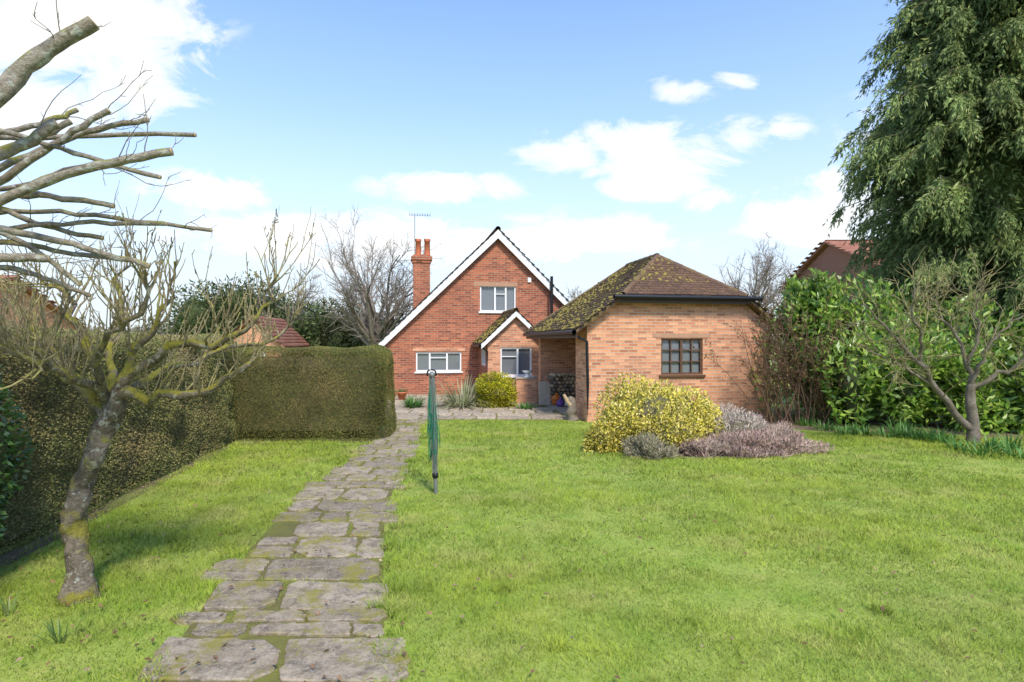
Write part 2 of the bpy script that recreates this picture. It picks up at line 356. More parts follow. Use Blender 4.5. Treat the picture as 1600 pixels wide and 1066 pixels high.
cm = mathn(nt, 'MULTIPLY', ramp(nt, dd, [(.17,0.),(.40,.6),(.78,1.)]), gate)
haze = ramp(nt, sep.outputs[2], [(0.0,1.),(.10,.9),(.22,.60),(.36,.27),(.55,.08),(.8,.03)])
skyc = mixc(nt, 1., sky.outputs[0], (1.5,1.88,2.32), 'MULTIPLY')
skyc = mixc(nt, haze, skyc, (6.0,6.6,7.1))
skyc = mixc(nt, cm, skyc, (7.8,7.8,7.7))
nt.links.new(skyc, bg.inputs[0])
sl = bpy.data.lights.new('sun', 'SUN'); sl.energy = 4.5; sl.angle = R(10); sl.color = (1,.93,.82)
so = bpy.data.objects.new('sun', sl); COL.objects.link(so)
dv = Vector((math.sin(R(SUN_AZ))*math.cos(R(SUN_EL)), math.cos(R(SUN_AZ))*math.cos(R(SUN_EL)), math.sin(R(SUN_EL))))
so.rotation_euler = dv.to_track_quat('Z','Y').to_euler(); so.location = (5,-8,12)
cam = bpy.data.cameras.new('camera'); co = bpy.data.objects.new('camera', cam); COL.objects.link(co)
co.location = (0,0,CH); co.rotation_euler = (R(90),0,0); cam.sensor_width = 36; cam.lens = 20.25; cam.clip_end = 2000; S.camera = co
S.view_settings.view_transform = 'Standard'
# ------------------------------------------------------------------ ground, path, patio
tag(MB().quad((-400,-60,0),(400,-60,0),(400,700,0),(-400,700,0)).build('lawn', M['lawn']), 'mown green lawn of the back garden', 'lawn', kind='structure')
pathY = [1.2,2.87,3.85,4.68,5.73,7.05,9.16,11.6,12.4]
pathL = [-1.74,-1.86,-2.06,-2.19,-2.31,-2.34,-2.36,-2.5,-2.55]; pathR = [-.45,-.575,-.80,-.99,-1.20,-1.34,-1.50,-1.76,-1.82]
fL = lambda y: np.interp(y, pathY, pathL); fR = lambda y: np.interp(y, pathY, pathR)
GX0, GY0, GS = -5., 0., .02; mask = np.zeros((500, 1000), bool)
slabs = []
def slab(poly, z0=.004, h=.026, creep=.042):
    poly = np.array(poly, float)
    slabs.append((poly, h+rng.uniform(-.008,.008), rng.normal(size=2)*.010))
    x0, y0 = poly.min(0)+creep; x1, y1 = poly.max(0)-creep
    mask[max(0,int((x0-GX0)/GS)):int((x1-GX0)/GS), max(0,int((y0-GY0)/GS)):int((y1-GY0)/GS)] = True
def slabmesh(name, lst, mat, label):
    V, F = [], []
    for poly, h, tl in lst:
        pts = []
        n = len(poly); side_ = min(np.linalg.norm(poly[0]-poly[1]), np.linalg.norm(poly[1]-poly[2]))
        for k in range(n):
            a, b_, c = poly[k-1], poly[k], poly[(k+1)%n]; r = rng.uniform(.008,.022) if rng.random()<.66 else rng.uniform(.04,.12)
            r = min(r, side_*.3)
            for q in (a,c):
                dq = q-b_; pts.append(b_+dq/np.linalg.norm(dq)*r+rng.normal(size=2)*.004)
            e = c-b_
            for t in (.3,.37,.44,.51,.58,.65,.7): pts.append(b_+e*t+rng.normal(size=2)*.0065)
        pts = np.array(pts); c = pts.mean(0); i = len(V); m_ = len(pts)
        z = lambda p, hh: hh+(p-c)@tl
        for p in pts: V.append((p[0],p[1],.0))
        for p in pts: V.append((p[0],p[1],z(p,h-.006)+rng.normal()*.001))
        for p in pts:
            d = c-p; q = p+d/np.linalg.norm(d)*rng.uniform(.006,.016); V.append((q[0],q[1],z(q,h)))
        for ring in (0,1):
            for k in range(m_): F.append([i+ring*m_+k, i+ring*m_+(k+1)%m_, i+(ring+1)*m_+(k+1)%m_, i+(ring+1)*m_+k])
        F.append([i+2*m_+k for k in range(m_)])
    me = bpy.data.meshes.new(name); me.from_pydata(V, [], F); me.update()
    return tag(link(name, me, mat), label, name.split('_')[0], kind='structure')
def cellrect(y0,y1,w0,w1,g=.013):
    j = lambda: rng.uniform(-.012,.022)
    X = lambda yy, w: fL(yy)+(fR(yy)-fL(yy))*w
    slab([(X(y0,w0)+g+j(), y0+g+j()), (X(y0,w1)-g-j(), y0+g+j()), (X(y1,w1)-g-j(), y1-g-j()), (X(y1,w0)+g+j(), y1-g-j())])
# staggered courses of uneven slabs, the odd narrow infill row between them
prng = np.random.default_rng(5)
y = 1.2; last = []
while y < 12.2:
    narrow = prng.random() < .22
    L = prng.uniform(.14,.20) if narrow else prng.uniform(.30,.50); y1 = min(y+L, 12.4)
    n_ = 3 if (narrow or prng.random()<.4) else 2
    for _ in range(12):
        cuts = np.sort(prng.uniform(.24,.76,n_-1)) if n_==2 else np.array([prng.uniform(.2,.42), prng.uniform(.58,.82)])
        if all(abs(c-l) > .09 for c in cuts for l in last): break
    last = list(cuts); ws = [prng.uniform(-.12,.08)]+list(cuts)+[1+prng.uniform(-.08,.08)]
    for a, b_ in zip(ws[:-1], ws[1:]):
        if prng.random() < .05: continue
        if (b_-a) < .36 and not narrow and prng.random() < .35:
            ym = y+(y1-y)*prng.uniform(.38,.62); cellrect(y, ym, a, b_); cellrect(ym, y1, a, b_)
        else: cellrect(y, y1, a, b_)
    y = y1
ys = np.linspace(1.2,12.4,40); mb = MB()
for a, b_ in zip(ys[:-1], ys[1:]): mb.quad((fL(a)+.06,a,.012),(fR(a)-.06,a,.012),(fR(b_)-.06,b_,.012),(fL(b_)+.06,b_,.012))
path_base = mb
slabmesh('path', slabs, M['slab'], 'mossy path of broken grey stone slabs leading to the house')
tag(path_base.build('path_bed', M['joint']), 'moss and soil bed in the joints of the slab path', 'path bed', kind='structure')
slabs = []
yy0 = 12.45
while yy0 < 17.6:
    h = rng.uniform(.42,.75); x = -3.4-rng.uniform(0,.4)
    while x < 1.2:
        w = rng.uniform(.4,.85); g = .02; j = lambda: rng.uniform(-.01,.015)
        xr = 1.35-.19*(yy0-12.2)
        if x+w < xr+.2: slab([(x+g+j(),yy0+g+j()),(x+w-g+j(),yy0+g+j()),(x+w-g+j(),yy0+h-g+j()),(x+g+j(),yy0+h-g+j())])
        x += w
    yy0 += h
slabmesh('patio', slabs, M['slab2'], 'sandy stone slab patio behind the brick house')
tag(MB().quad((-3.9,12.38,.003),(1.35,12.3,.003),(.6,18.2,.003),(-4.2,18.0,.003)).build('patio_bed', M['joint']), 'mossy joints under the patio slabs', 'patio bed', kind='structure')
tag(MB().quad((-3.6,1.5,.0035),(-3.4,1.5,.0035),(-4.52,9.3,.0035),(-2.3,9.65,.0035),(-2.4,9.95,.0035),(-4.8,9.95,.0035)).build('soil', M['soil']), 'bare soil strip along the foot of the left hedge', 'soil', kind='structure')
bedc = np.array([2.9,9.35]); br_ = np.array([1.65,1.05]); t = np.linspace(0,2*np.pi,40,endpoint=False)
tag(MB().quad(*[(bedc[0]+br_[0]*math.cos(a),bedc[1]+br_[1]*math.sin(a)*(1+.05*math.sin(3*a)),.004) for a in t]).build('flower_bed', M['soil']), 'soil of the round island flower bed in the lawn', 'flower bed', kind='structure')
tag(MB().quad((5.2,11.3,.004),(6.2,10.6,.004),(8.,10.1,.004),(9.5,9.3,.004),(12,8.2,.004),(14,14,.004),(5.4,14,.004)).build('border', M['soil']), 'shaded soil border under the laurels on the right', 'border', kind='structure')
def grassfield():
    parts = []
    lump = rng.normal(size=(9,2))*2.2; ph = rng.uniform(0,6.3,9)
    for (d0,d1,den,wd,ln) in ((1.9,4.2,8800,.0032,.036),(4.2,7,4900,.0046,.041),(7,12.6,2450,.0072,.047)):
        area = .95*(d1*d1-d0*d0)+1.2*(d1-d0); n = int(area*den)
        D = np.sqrt(rng.uniform(d0*d0,d1*d1,n)); X = rng.uniform(-1,1,n)*(.95*D+.6)
        ix = ((X-GX0)/GS).astype(int); iy = ((D-GY0)/GS).astype(int)
        ok = (ix>=0)&(ix<500)&(iy>=0)&(iy<1000)
        on = np.zeros(n,bool); on[ok] = mask[ix[ok],iy[ok]]
        tuft = np.sin(np.stack([X,D],1)@lump.T+ph).mean(1)
        fine = np.sin(np.stack([X,D],1)@(lump.T*4)+ph).mean(1)
        inp = (X>fL(D)+.04+.25*fine)&(X<fR(D)-.04-.2*fine)&(D<12.45)
        hx = -3.5-(D-1.5)*.1494
        keep = ~on & (X > hx+.03) & ~((X<-2.35)&(D>9.68)) & ~((D>12.3+.2*fine)&(X<1.5))
        keep &= (((X-bedc[0])/br_[0])**2+((D-bedc[1])/br_[1])**2 > 1) & ~((D>12.0+.19*(X-1.57))&(X>1.3))
        keep &= ~((X>5.2)&(D>10.9-.22*np.maximum(X-5.2,0)**1.05+.15*np.sin(X*5)))
        keep &= ~(inp & (rng.random(n) > .26+.9*np.clip(fine+tuft,-.22,.5)))
        soil = (X < hx+.12+.3*tuft) & (D<10); keep &= ~(soil & (rng.random(n) > .4))
        X, D, inp, tuft, fine = X[keep], D[keep], inp[keep], tuft[keep], fine[keep]; n = len(X)
        L = ln*rng.uniform(.45,1.3,n)*(1+1.0*tuft+.8*fine)*np.where(inp,.65,1.); L = np.clip(L,.012,.10)
        dirs = np.stack([rng.normal(size=n)*.6, rng.normal(size=n)*.6, np.ones(n)],1)
        parts.append(blades(np.stack([X,D,np.full(n,.002)],1), dirs, L, wd*rng.uniform(.7,1.2,n)))
    for k in range(85):
        D = rng.uniform(2.6,9); X = rng.uniform(-.9,.9)*D*.95
        if fL(D)-.1 < X < fR(D)+.1 or X < -3.3-(D-1.5)*.15 or ((X-bedc[0])/br_[0])**2+((D-bedc[1])/br_[1])**2 < 1.1: continue
        n = int(rng.integers(70,150)); a = rng.uniform(0,6.3,n); r = rng.uniform(.05,.22)*np.sqrt(rng.random(n))
        Pp = np.stack([X+r*np.cos(a), D+r*np.sin(a), np.full(n,.002)],1)
        parts.append(blades(Pp, np.stack([np.cos(a)*.4+rng.normal(size=n)*.4,np.sin(a)*.4+rng.normal(size=n)*.4,np.ones(n)],1), rng.uniform(.04,.085,n), .0036))
    for k in range(150):
        D = 2.3+9.5*rng.random()**1.4; sd = rng.random()<.5; X = (fL(D) if sd else fR(D))+rng.normal()*.05
        n = int(rng.integers(20,60)); a = rng.uniform(0,6.3,n); r = rng.uniform(.03,.12)*np.sqrt(rng.random(n))
        Pp = np.stack([X+r*np.cos(a), D+r*np.sin(a)*1.4, np.full(n,.012)],1)
        parts.append(blades(Pp, np.stack([np.cos(a)*.6+rng.normal(size=n)*.4,np.sin(a)*.6+rng.normal(size=n)*.4,np.ones(n)],1), rng.uniform(.03,.065,n), .0032+.0004*D))
    V, F = join(parts); o = mk('grass', V, F, M['grass']); tag(o, 'short green lawn grass with straw coloured patches', 'grass', kind='stuff')
grassfield()
n = 420; D = 2.5+6.5*rng.random(n)**1.3; X = np.where(rng.random(n)<.6, rng.uniform(-.95,-.3,n), rng.uniform(-.3,.9,n))*D
k = X > -3.45-(D-1.5)*.15; X, D = X[k], D[k]; n = len(X); a = rng.uniform(0,6.3,n)
V, F = leaves(np.stack([X,D,rng.uniform(.035,.055,n)],1), np.stack([np.cos(a),np.sin(a),rng.normal(size=n)*.25],1), rng.uniform(.025,.05,n), rng.uniform(.018,.03,n), .3, .5, np.stack([rng.normal(size=n)*.3,rng.normal(size=n)*.3,np.ones(n)],1))
tag(mk('fallen_leaves', V, F, M['dead']), 'brown fallen leaves scattered over the lawn', 'leaves', kind='stuff')
# ------------------------------------------------------------------ building helpers
class Frame:
    def __init__(s, x, y, deg): s.O = (x,y); s.t = R(deg); s.u = (math.cos(s.t),math.sin(s.t)); s.v = (-math.sin(s.t),math.cos(s.t))
    def loc(s, px, py, b=0):
        dx = (px-800)/900; ox = s.O[0]+b*s.v[0]; oy = s.O[1]+b*s.v[1]
        a = (dx*oy-ox)/(s.u[0]-dx*s.u[1]); t = oy+a*s.u[1]; return a, CH+(533-py)/900*t
    def w(s, a, b, z=0): return np.array([s.O[0]+a*s.u[0]+b*s.v[0], s.O[1]+a*s.u[1]+b*s.v[1], z])
def inside(poly, u, v):
    c = False; n = len(poly)
    for i in range(n):
        (x1,y1),(x2,y2) = poly[i], poly[i-1]
        if (y1 > v) != (y2 > v) and u < (x2-x1)*(v-y1)/(y2-y1)+x1: c = not c
    return c
def tiles(O, e, s, poly, w=.165, h=.1):
    O, e, s = map(lambda q: np.array(q, float), (O,e,s)); e = e/np.linalg.norm(e); s = s/np.linalg.norm(s); nn = np.cross(e,s)
    if nn[2] < 0: nn = -nn
    us = [p[0] for p in poly]; vs = [p[1] for p in poly]; V, F = [], []
    row = 0; v = min(vs)
    while v < max(vs):
        u = min(us)-w*(row%2)*.5
        while u < max(us):
            if inside(poly, u+w/2, v+h*.6):
                j = rng.normal()*.004; lift = .02+abs(rng.normal())*.006; g = .003
                f = lambda uu, vv, z: O+e*uu+s*vv+nn*z
                i = len(V); tw = rng.normal()*.003
                V += [f(u+g,v+j,.004), f(u+w-g,v+j,.004), f(u+g,v+j,lift+tw), f(u+w-g,v+j,lift-tw), f(u+g,v+h*1.12,.008), f(u+w-g,v+h*1.12,.008)]
                F += [[i,i+1,i+3,i+2],[i+2,i+3,i+5,i+4]]
            u += w
        v += h; row += 1
    return np.array(V), np.array(F)
def ridge(p, q, r=.09, seg=.3):
    p, q = np.array(p,float), np.array(q,float); L = np.linalg.norm(q-p); n = max(1,int(L/seg)); parts = []
    for k in range(n):
        a = p+(q-p)*k/n; b_ = p+(q-p)*(k+1.04)/n; parts.append(tubes(np.array([a,(a+b_)/2,b_]), np.array([r*1.06,r,r*.97]), 10))
    return join(parts)
def mossclumps(O, e, s, poly, n, size=(.02,.06)):
    O, e, s = map(lambda q: np.array(q, float), (O,e,s)); e = e/np.linalg.norm(e); s = s/np.linalg.norm(s); nn = np.cross(e,s)
    if nn[2] < 0: nn = -nn
    us = [p[0] for p in poly]; vs = [p[1] for p in poly]; V, F = [], []; lk = rng.normal(size=(5,2))*2; ph = rng.uniform(0,6,5)
    for _ in range(n):
        u, v = rng.uniform(min(us),max(us)), rng.uniform(min(vs),max(vs))
        if not inside(poly,u,v) or np.sin(lk@np.array([u,v])+ph).mean() < rng.uniform(-.3,.3): continue
        r = rng.uniform(*size); i = len(V); k = 6; a0 = rng.uniform(0,6)
        for rr, z in ((1.,.0),(.7,.5),(.02,.72)):
            for t in range(k):
                a = a0+t*2*math.pi/k; q = r*rr*rng.uniform(.8,1.2); V.append(O+e*(u+q*math.cos(a))+s*(v+q*math.sin(a)*.8)+nn*(.012+z*r*.6))
        for rg in (0,1):
            for t in range(k): F.append([i+rg*k+t, i+rg*k+(t+1)%k, i+(rg+1)*k+(t+1)%k, i+(rg+1)*k+t])
    return np.array(V), np.array(F)
def window(par, a0, z0, a1, z1, b, cols, mat, sill=True, rows=None, fw=.045, label=None, bars=None):
    w = MB().quad((a0,b+.09,z0),(a1,b+.09,z0),(a1,b+.09,z1),(a0,b+.09,z1)).build('window', M['glass'], par)
    if label: w['label'] = label
    f = MB(); y0, y1 = b+.03, b+.085
    f.box(a0,a1,y0,y1,z0,z0+fw); f.box(a0,a1,y0,y1,z1-fw,z1); f.box(a0,a0+fw,y0,y1,z0+fw,z1-fw); f.box(a1-fw,a1,y0,y1,z0+fw,z1-fw)
    for c in cols:
        x = a0+(a1-a0)*c; f.box(x-fw*.6,x+fw*.6,y0+.003,y1,z0+fw,z1-fw)
    for (c0,c1,r_) in (rows or []):
        xa, xb = a0+(a1-a0)*c0, a0+(a1-a0)*c1; z = z0+(z1-z0)*r_; f.box(xa+fw*.6,xb-fw*.6,y0+.006,y1,z-fw*.28,z+fw*.28)
    for (x_,) in (bars or []):
        x = a0+(a1-a0)*x_; f.box(x-fw*.26,x+fw*.26,y0+.008,y1,z0+fw,z1-fw)
    f.build('window_frame', mat, w)
    if sill: MB().box(a0-.05,a1+.05,b-.05,b+.05,z0-.055,z0-.002).build('window_sill', mat, w, bevel=.008)
    return w
# ------------------------------------------------------------------ the house
HF = Frame(-3.94, 18.0, 11)
H = thing('brick_house', 'red brick house with a white edged gable and chimney at the end of the garden', 'house', (HF.O[0],HF.O[1],0), HF.t)
ac, zA = HF.loc(777,364); aL, zL = HF.loc(597,537); Wd = 2*ac; slope = (zA-zL)/(ac-aL); zE = zA-slope*ac; DEP = 7.5
u0 = (*HF.loc(750,487), *HF.loc(806,447)); l0 = (*HF.loc(650,581), *HF.loc(721,550))
wall('wall', [(0,0),(Wd,0),(Wd,zE),(ac,zA-.03),(0,zE)], [u0,l0], M['brick'], H)
mb = MB(); mb.quad((0,0,0),(0,DEP,0),(0,DEP,zE),(0,0,zE)); mb.quad((Wd,0,0),(Wd,DEP,0),(Wd,DEP,zE),(Wd,0,zE)); mb.quad((0,DEP,0),(Wd,DEP,0),(Wd,DEP,zE),(ac,DEP,zA-.03),(0,DEP,zE)); mb.build('wall', M['brick'], H, uv=True)
MB().quad((0,.3,0),(Wd,.3,0),(Wd,.3,zE),(ac,.3,zA-.1),(0,.3,zE)).build('inner_wall', M['room'], H)
window(H, *u0, 0, (.42,.72), M['white'], rows=[(.42,.72,.68)], label='white framed upstairs window under the gable')
window(H, *l0, 0, (.3,.68), M['white'], rows=[(.3,.68,.7)], label='wide white framed ground floor window on the left')
a, z = HF.loc(740,447); a2, z2 = HF.loc(808,443); MB().box(a,a2,-.010,.03,z+.003,z2+.03).build('lintel', M['lintel'], H)
a, z = HF.loc(645,549); a2, z2 = HF.loc(727,543); MB().box(a,a2,-.010,.03,z+.004,z2).build('lintel', M['brick2'], H, uv=True)
ov = .2; e0 = (-ov, zE-slope*ov); e1 = (Wd+ov, zE-slope*ov); th = .1
mb = MB(); mb.prism([e0,(ac,zA),(ac,zA+th),(e0[0]-.02,e0[1]+th)], -.14, DEP+.14); mb.prism([(ac,zA),e1,(e1[0]+.02,e1[1]+th),(ac,zA+th)], -.14, DEP+.14)
roof = mb.build('roof', M['tile'], H)
SL = math.hypot(ac+ov, slope*(ac+ov))
sv = (ac+ov, 0, slope*(ac+ov))
p = [(0,0),(DEP+.34,0),(DEP+.34,SL),(0,SL)]
V1 = tiles((e0[0],-.17,e0[1]+th+.01), (0,1,0), sv, p, .17, .115); V2 = tiles((e1[0],-.17,e1[1]+th+.01), (0,1,0), (-sv[0],0,sv[2]), p, .17, .115)
V, F = join([V1,V2]); mk('roof_tiles', V, F, M['tile'], roof, world=False)
V, F = ridge((ac,-.17,zA+th+.0), (ac,DEP+.17,zA+th+.0), .085); mk('ridge_tiles', V, F, M['tile'], roof, True, False)
for sgn, e in ((1,e0),(-1,e1)):
    MB().prism([(e[0]-.02*sgn,e[1]-.15),(ac,zA-.2),(ac,zA+.07),(e[0]-.02*sgn,e[1]+.07)], -.185, -.142).build('bargeboard', M['white'], H)
V, F = tubes(np.array([(e0[0]-.05,y_,e0[1]+.03) for y_ in (-.1,3,DEP)]), np.full(3,.05), 8); mk('gutter', V, F, M['black'], H, True, False)
V, F = tubes(np.array([(e0[0]-.03,-.03,e0[1]),(-.02,-.06,e0[1]-.18),(-.0,-.06,.9),(-.0,-.06,.0)]), np.full(4,.035), 8); mk('downpipe', V, F, M['black'], H, True, False)
a, z = HF.loc(862,505,-.25); _, z2 = HF.loc(862,432,-.25); V, F = tubes(np.array([(a,-.25,z-1.2),(a,-.25,z),(a,-.25,z2)]), np.full(3,.05), 8); mk('soil_pipe', V, F, M['black'], H, True, False)
a, z = HF.loc(827,438); MB().box(a-.06,a+.06,-.05,-.003,z-.08,z+.08).build('wall_vent', M['white'], H, bevel=.01)
cb = 1.3; ca0, cz1 = HF.loc(646,398,cb); ca1, _ = HF.loc(672,398,cb)
mb = MB(); mb.box(ca0,ca1,cb,cb+.5,2.2,cz1-.26); mb.box(ca0-.035,ca1+.035,cb-.035,cb+.535,cz1-.26,cz1-.17); mb.box(ca0-.075,ca1+.075,cb-.075,cb+.575,cz1-.17,cz1-.05); mb.box(ca0-.02,ca1+.02,cb-.02,cb+.52,cz1-.05,cz1)
chim = mb.build('chimney', M['brick'], roof, uv=True)
for px in (653.5,667.5):
    a, _ = HF.loc(px,390,cb+.25); _, z2 = HF.loc(px,374,cb+.25)
    q = np.array([(a,cb+.25,cz1-.02),(a,cb+.25,cz1+.08),(a,cb+.25,z2-.09),(a,cb+.25,z2-.08),(a,cb+.25,z2),(a,cb+.25,z2-.1)])
    V, F = tubes(q, np.array([.105,.10,.088,.108,.108,.07]), 12); mk('chimney_pot', V, F, M['terracotta'], H, True, False)
a, z = HF.loc(648,400,cb+.1); _, z2 = HF.loc(648,336,cb+.1); parts = [tubes(np.array([(a,cb,z),(a,cb,(z+z2)/2),(a,cb,z2)]), np.full(3,.012), 5)]
ax0, _ = HF.loc(640,337,cb); ax1, _ = HF.loc(672,337,cb)
parts.append(tubes(np.array([(ax0,cb,z2-.03),((ax0+ax1)/2,cb,z2-.02),(ax1,cb,z2-.01)]), np.full(3,.008), 4))
for k in range(9):
    x = ax0+(ax1-ax0)*(k/8); parts.append(tubes(np.array([(x,cb-.16,z2-.02),(x,cb,z2-.02),(x,cb+.16,z2-.02)]), np.full(3,.006), 4)); parts.append(tubes(np.array([(x,cb,z2-.07),(x,cb,z2-.02),(x,cb,z2+.05)]), np.full(3,.006), 4))
V, F = join(parts); mk('aerial', V, F, M['steel'], H, world=False)
eb = -1.9; xl, _ = HF.loc(762,600,eb); xr, _ = HF.loc(842,600,eb); xc, ezA = HF.loc(805,489,eb); xo, ezE = HF.loc(751,541,eb)
es = (ezA-ezE)/(xc-xo); zl = ezA-es*(xc-xl); zr = ezA-es*(xr-xc); xo2 = 2*xc-xo
ew = (*HF.loc(782,588,eb), *HF.loc(831,543,eb))
wall('wall', [(xl,0),(xr,0),(xr,zr),(xc,ezA-.02),(xl,zl)], [ew], M['brick2'], H, eb)
dz0, dz1 = .95, zl-.12
wall('wall', [(eb,0),(0,0),(0,zl),(eb,zl)], [(-1.45,dz0,-.55,dz1)], M['brick'], H, xl, .1, 'x')
MB().quad((xr,eb,0),(xr,0,0),(xr,0,zr),(xr,eb,zr)).build('wall', M['brick'], H, uv=True)
MB().quad((xl+.2,eb+.3,0),(xr,eb+.3,0),(xr,eb+.3,ezE),(xl+.2,eb+.3,ezE)).build('inner_wall', M['room'], H)
f = MB(); f.quad((xl+.07,-1.45,dz0),(xl+.07,-.55,dz0),(xl+.07,-.55,dz1),(xl+.07,-1.45,dz1)); sw = f.build('window', M['glass'], H)
f = MB()
for (y0,y1,z0,z1) in ((-1.45,-.55,dz0,dz0+.06),(-1.45,-.55,dz1-.06,dz1),(-1.45,-1.38,dz0,dz1),(-.62,-.55,dz0,dz1),(-1.03,-.97,dz0,dz1)): f.box(xl+.01,xl+.06,y0,y1,z0,z1)
f.build('window_frame', M['white'], sw)
window(H, *ew, eb, (.55,), M['white'], rows=[(0,.55,.68)], label='white framed window in the small gabled extension')
mb = MB(); mb.prism([(xo,ezE),(xc,ezA),(xc,ezA+.07),(xo-.01,ezE+.07)], eb-.12, 0); mb.prism([(xc,ezA),(xo2,ezE),(xo2+.01,ezE+.07),(xc,ezA+.07)], eb-.12, 0)
er = mb.build('roof', M['tile_moss'], H)
esl = math.hypot(xc-xo, ezA-ezE); p = [(0,0),(2.0,0),(2.0,esl),(0,esl)]
V, F = join([tiles((xo,eb-.14,ezE+.078), (0,1,0), (xc-xo,0,ezA-ezE), p, .15, .1), tiles((xo2,eb-.14,ezE+.078), (0,1,0), (xo-xc,0,ezA-ezE), p, .15, .1)]); mk('roof_tiles', V, F, M['tile_moss'], er, world=False)
V, F = mossclumps((xo,eb-.14,ezE+.09), (0,1,0), (xc-xo,0,ezA-ezE), p, 300, (.02,.05)); tag(mk('roof_moss', V, F, M['moss'], er, True, False), kind='stuff')
V, F = ridge((xc,eb-.14,ezA+.07), (xc,0,ezA+.07), .07); mk('ridge_tiles', V, F, M['tile_moss'], er, True, False)
for sgn, x in ((1,xo),(-1,xo2)): MB().prism([(x,ezE-.08),(xc,ezA-.11),(xc,ezA+.05),(x,ezE+.06)], eb-.165, eb-.123).build('bargeboard', M['white'], H)
V, F = tubes(np.array([(xo-.03,eb-.1,ezE+.0),(xo-.03,-1,ezE),(xo-.03,-.05,ezE)]), np.full(3,.04), 8); mk('gutter', V, F, M['black'], H, True, False)
V, F = tubes(np.array([(xo-.02,eb-.07,ezE),(xl-.02,eb-.05,ezE-.15),(xl-.02,eb-.05,.6),(xl-.02,eb-.05,0)]), np.full(4,.03), 8); mk('downpipe', V, F, M['black'], H, True, False)
# ------------------------------------------------------------------ the garage
GF = Frame(1.57, 12.05, 11)
Gg = thing('brick_garage', 'orange brick outbuilding with a mossy half hipped tile roof and open wood store', 'garage', (1.57,12.05,0), GF.t)
W_, L_ = 4.28, 4.3; ea = -.3; ez = 1.86; rc = W_/2; rz_ = 3.64; gs = (rz_-ez)/(rc-ea); hz = 2.6; ha = ea+(hz-ez)/gs
gz = lambda a: min(ez+gs*(a-ea), ez+gs*(W_-ea-a))-.05
gw = (*GF.loc(1033,586), *GF.loc(1098,529))
wall('wall', [(0,0),(W_,0),(W_,gz(W_)),(W_-ha+.03,hz-.03),(ha-.03,hz-.03),(0,gz(0))], [gw], M['brick2'], Gg)
mb = MB(); mb.quad((W_,0,0),(W_,L_,0),(W_,L_,gz(0)),(W_,0,gz(0))); mb.build('wall', M['brick2'], Gg, uv=True)
MB().prism([(0,0),(W_,0),(W_,gz(0)),(W_-ha,hz-.05),(ha,hz-.05),(0,gz(0))], L_-.22, L_).build('wall', M['brick2'], Gg, uv=True)
MB().box(0.001,.22,.001,.8,0,gz(0)).build('brick_pier', M['brick2'], Gg, uv=True)
MB().box(1.35,1.5,.0015,L_-.222,0,2.7).build('inner_wall', M['brick2'], Gg, uv=True)
MB().box(-.1,1.34,.81,L_-.225,.0,.03).build('store_floor', M['concrete'], Gg)
MB().box(.02,.16,.8,L_-.222,gz(0)-.16,gz(0)-.005).build('beam', M['brownwood'], Gg)
MB().quad((1.6,.3,0),(W_-.1,.3,0),(W_-.1,.3,2.2),(1.6,.3,2.2)).build('inner_wall', M['room'], Gg)
window(Gg, *gw, 0, (.5,), M['windowwood'], rows=[(0,1,.36),(0,1,.68)], bars=[(.25,),(.75,)], fw=.042, label='dark brown casement window with small panes in the garage')
a, z = GF.loc(1020,528); a2, z2 = GF.loc(1110,521); MB().box(a,a2,-.010,.05,z+.004,z2).build('lintel', M['lintel'], Gg)
fo, bo = -.22, L_+.28; rb0, rb1 = 1.2, 3.0
A0=(ea,fo,ez); A1=(ea,bo,ez); B0=(W_-ea,fo,ez); B1=(W_-ea,bo,ez); HL=(ha,fo,hz); HR=(W_-ha,fo,hz); R0=(rc,rb0,rz_); R1=(rc,rb1,rz_)
mb = MB(); up = lambda p, d=.07: (p[0],p[1],p[2]+d)
for q in ((A0,HL,R0,R1,A1),(B0,B1,R1,R0,HR),(HL,HR,R0),(A1,R1,B1)): mb.quad(*[up(x,.0) for x in q]); mb.quad(*[up(x) for x in q])
outl = [A0,HL,HR,B0,B1,A1]
for k in range(6): p, q = outl[k], outl[(k+1)%6]; mb.quad(p,q,up(q),up(p))
groof = mb.build('roof', M['tile_moss'], Gg)
sl_ = math.hypot(rc-ea, rz_-ez); kz = sl_/(rz_-ez)
polyL = [(0,0),(bo-fo,0),(rb1-fo,sl_),(rb0-fo,sl_),(0,(hz-ez)*kz)]
tl = tiles((ea,fo,ez+.08), (0,1,0), (rc-ea,0,rz_-ez), polyL); tr = tiles((W_-ea,fo,ez+.08), (0,1,0), (ea-rc,0,rz_-ez), polyL)
hs = math.hypot(rb0-fo, rz_-hz); polyH = [(0,0),(W_-2*ha,0),(rc-ha,hs)]; tf = tiles((ha,fo,hz+.08), (1,0,0), (0,rb0-fo,rz_-hz), polyH)
hb = math.hypot(bo-rb1, rz_-ez); polyB = [(0,0),(W_-2*ea,0),(rc-ea,hb)]; tb = tiles((ea,bo,ez+.08), (1,0,0), (0,rb1-bo,rz_-ez), polyB)
V, F = join([tl,tr,tb]); mk('roof_tiles', V, F, M['tile_moss'], groof, world=False)
V, F = tf; mk('hip_tiles', V, F, M['tile'], groof, world=False)
V, F = join([ridge(up(R0,.06),up(R1,.06),.08), ridge(up(HL,.06),up(R0,.06),.065), ridge(up(HR,.06),up(R0,.06),.065), ridge(up(A1,.06),up(R1,.06),.065), ridge(up(B1,.06),up(R1,.06),.065)]); mk('ridge_tiles', V, F, M['tile_moss'], groof, True, False)
